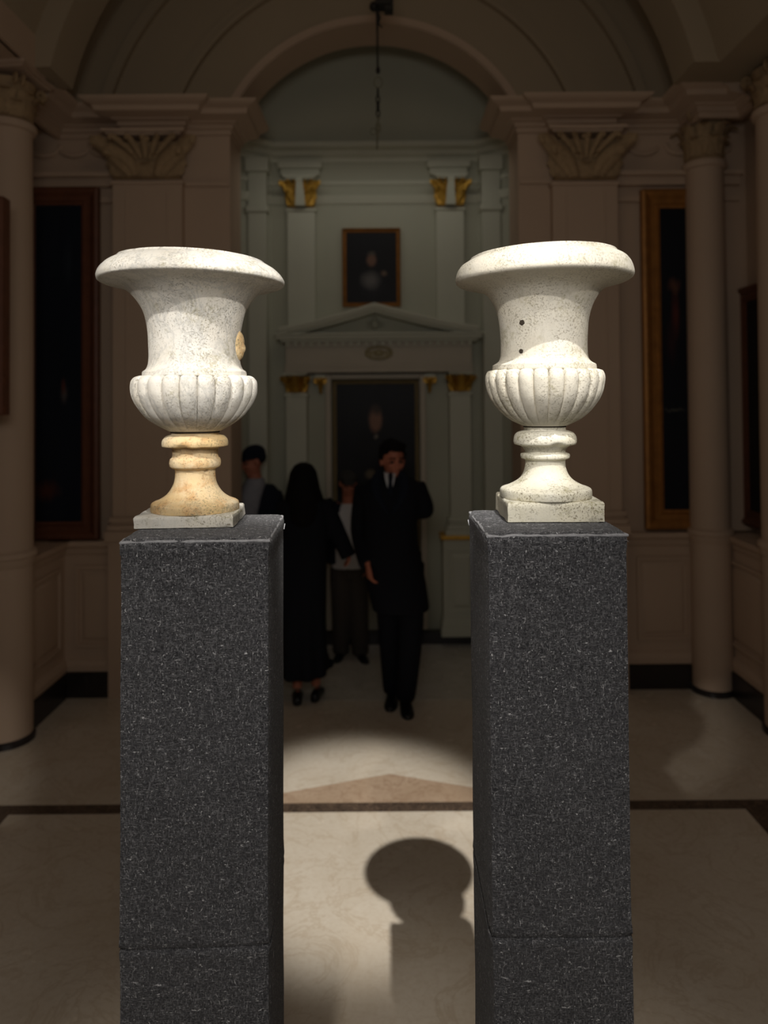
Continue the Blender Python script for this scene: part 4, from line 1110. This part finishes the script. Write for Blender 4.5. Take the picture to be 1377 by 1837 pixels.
o = obj('trousers', bm, TROUSER, mb); remesh(o, .010, 2)

# ---- person at the left, dark cap, grey scarf, looking left
x = at(458, 1180, 5.78).x; y = 5.78
lp = empty('person', (x, y, 0), 'person in dark cap, grey scarf and dark jacket, half hidden behind the left pedestal', 'person')
k = .93; lp.scale = (k, k, k); setk(k)
HC = (mx(454, 822), 0, mz(826))
J = dict(shL=(mx(487, 885), .05, mz(884)), elL=(mx(492, 930), .06, mz(935)), wrL=(mx(480, 985), -.1, mz(985)), handL=((-.1, -.2, -1), (-1, 0, 0), 1),
         shR=(mx(440, 888), -.05, mz(886)), elR=(mx(430, 940), -.05, mz(940)), wrR=(mx(430, 990), -.15, mz(990)), handR=((0, -.2, -1), (1, 0, 0), -1),
         hpL=(.09, 0, .92), knL=(.1, 0, .5), anL=(.1, 0, .09), hpR=(-.09, 0, .92), knR=(-.1, 0, .5), anR=(-.1, 0, .09), ftL=(-.6, -1, 0), ftR=(-.7, -.8, 0))
c, R = body(lp, J, head_rot=-1.05, nod=.25, head_c=HC)
shoe(lp, J['anL'], J['ftL']); shoe(lp, J['anR'], J['ftR'])
bm = bmesh.new(); e((0, .02, .060), (.088, .102, .075)); e((0, .05, .02), (.085, .07, .06)); e((0, -.02, .04), (.084, .088, .022)); o = obj('cap', bm, NAVY, lp); remesh(o, .008, 2)
bm = bmesh.new(); stack(bm, [(mx(446, 900), -.03, mz(925), .10, .12), (mx(450, 880), -.02, mz(890), .11, .12), (mx(456, 870), 0, mz(868), .095, .10), (mx(458, 860), 0, mz(856), .07, .08)], 20)
o = obj('scarf', bm, GREYCL, lp, label='light grey scarf'); remesh(o, .009, 2)
bm = bmesh.new(); stack(bm, [(mx(470, 950), .03, .88, .19, .14), (mx(472, 930), .03, 1.15, .17, .14), (mx(475, 890), .04, mz(890), .15, .12), (mx(470, 870), .05, mz(869), .09, .08)], 24, 2.3)
sleeve(bm, [J['shL'], J['elL'], J['wrL']], .082, .055); sleeve(bm, [J['shR'], J['elR'], J['wrR']], .06, .05)
o = obj('jacket', bm, NAVY, lp); remesh(o, .010, 3)
bm = bmesh.new()
for h, kk, a in (('hpL', 'knL', 'anL'), ('hpR', 'knR', 'anR')):
    P = spline([J[h], J[kk], tuple(Vector(J[a]) + Vector((0, 0, -.04)))], 6); tube(bm, P, [.10 - .003 * i for i in range(13)], 16)
stack(bm, [(0, 0, .84, .16, .11), (0, 0, 1.0, .165, .12)], 20)
o = obj('trousers', bm, WOOL, lp); remesh(o, .010, 2)

# ------------------------------------------------------------------ LIGHTS
def aim(o, target):
    o.rotation_euler = (Vector(target) - Vector(o.location)).to_track_quat('-Z', 'Y').to_euler()
def spot(name, loc, target, energy, angle, blend, radius, color=(1, .95, .86)):
    l = bpy.data.lights.new(name, 'SPOT'); l.energy = energy; l.spot_size = math.radians(angle); l.spot_blend = blend; l.shadow_soft_size = radius; l.color = color
    o = bpy.data.objects.new(name, l); COL.objects.link(o); o.location = loc; aim(o, target); return o
def area(name, loc, target, energy, sx, sy, color):
    l = bpy.data.lights.new(name, 'AREA'); l.shape = 'RECTANGLE'; l.size = sx; l.size_y = sy; l.energy = energy; l.color = color
    o = bpy.data.objects.new(name, l); COL.objects.link(o); o.location = loc; aim(o, target); return o
# shadow of the right urn's rim falls on the floor at photo pixel 750,1550
rim = Vector((urnR.location.x, URN_Y, Z_(977, 490, URN_Y))); gp = Vector((at(750, 1550, gy(1550)).x, gy(1550), 0))
HL = 12.0; Lk = gp + (rim - gp) * (HL / rim.z)
spot('key_spot', Lk, (-.12, 3.46, 0), 7600, 6.5, .65, .07, (1, .965, .91))
spot('near_spot', (-.35, -1.2, 5.6), (-.05, 1.5, 0), 260, 25, .7, .08, (1, .93, .84))
def urn_spot(name, cx, az, el, dist, energy, radius, ang=12.5):
    t = Vector((cx, URN_Y, 2.02)); a, e_ = math.radians(az), math.radians(el)
    spot(name, t + Vector((math.sin(a) * math.cos(e_), -math.cos(a) * math.cos(e_), math.sin(e_))) * dist, t, energy, ang, .6, radius, (1, .95, .88))
urn_spot('left_urn_spot_a', pLx, -16, 40, 2.3, 150, .025)
urn_spot('left_urn_spot_b', pLx, 42, 32, 2.3, 115, .022)
urn_spot('left_urn_spot_c', pLx, -60, 26, 2.3, 55, .022)
urn_spot('right_urn_spot_a', pRx, -22, 32, 2.3, 100, .022)
urn_spot('right_urn_spot_b', pRx, 9, 41, 2.3, 40, .025)
urn_spot('right_urn_spot_c', pRx, 62, 28, 2.3, 45, .022)
area('front_fill', (0, -.2, 2.7), (0, 1.6, 1.9), 17, 1.3, .6, (1, .95, .9))
area('hall_fill', (0, 2.6, 4.9), (0, 4.6, 1.5), 3, 1.6, 1.2, (1, .80, .62))  # unseen overhead fill, added to brighten the hall background; no actual fixture
area('far_room_fill', (AX, 5.60, 3.9), (AX, 6.3, 1.6), 1.25, 1.5, .1, (1, .98, .90))  # added fill tucked out of view behind the arch to brighten the far room

w = bpy.data.worlds.new('dim_hall'); S.world = w; w.use_nodes = True
w.node_tree.nodes['Background'].inputs[0].default_value = (.9, .8, .7, 1); w.node_tree.nodes['Background'].inputs[1].default_value = .012

# ------------------------------------------------------------------ CAMERA
cam = bpy.data.cameras.new('camera'); co = bpy.data.objects.new('camera', cam); COL.objects.link(co)
co.matrix_world = Matrix.Translation((0, 0, CAMZ)) @ CAMROT
cam.sensor_fit = 'HORIZONTAL'; cam.sensor_width = 36; cam.lens = 36 * F / 1377
cam.shift_y = -(918.5 - PY0) / 1377; cam.clip_start = .05; cam.clip_end = 60
cam.dof.use_dof = True; cam.dof.focus_distance = 1.55; cam.dof.aperture_fstop = 3.2
S.camera = co
vs = S.view_settings
S.display_settings.display_device = 'sRGB'
vs.view_transform = 'Standard'; vs.look = 'None'; vs.exposure = 0; vs.gamma = 1; vs.use_curve_mapping = False
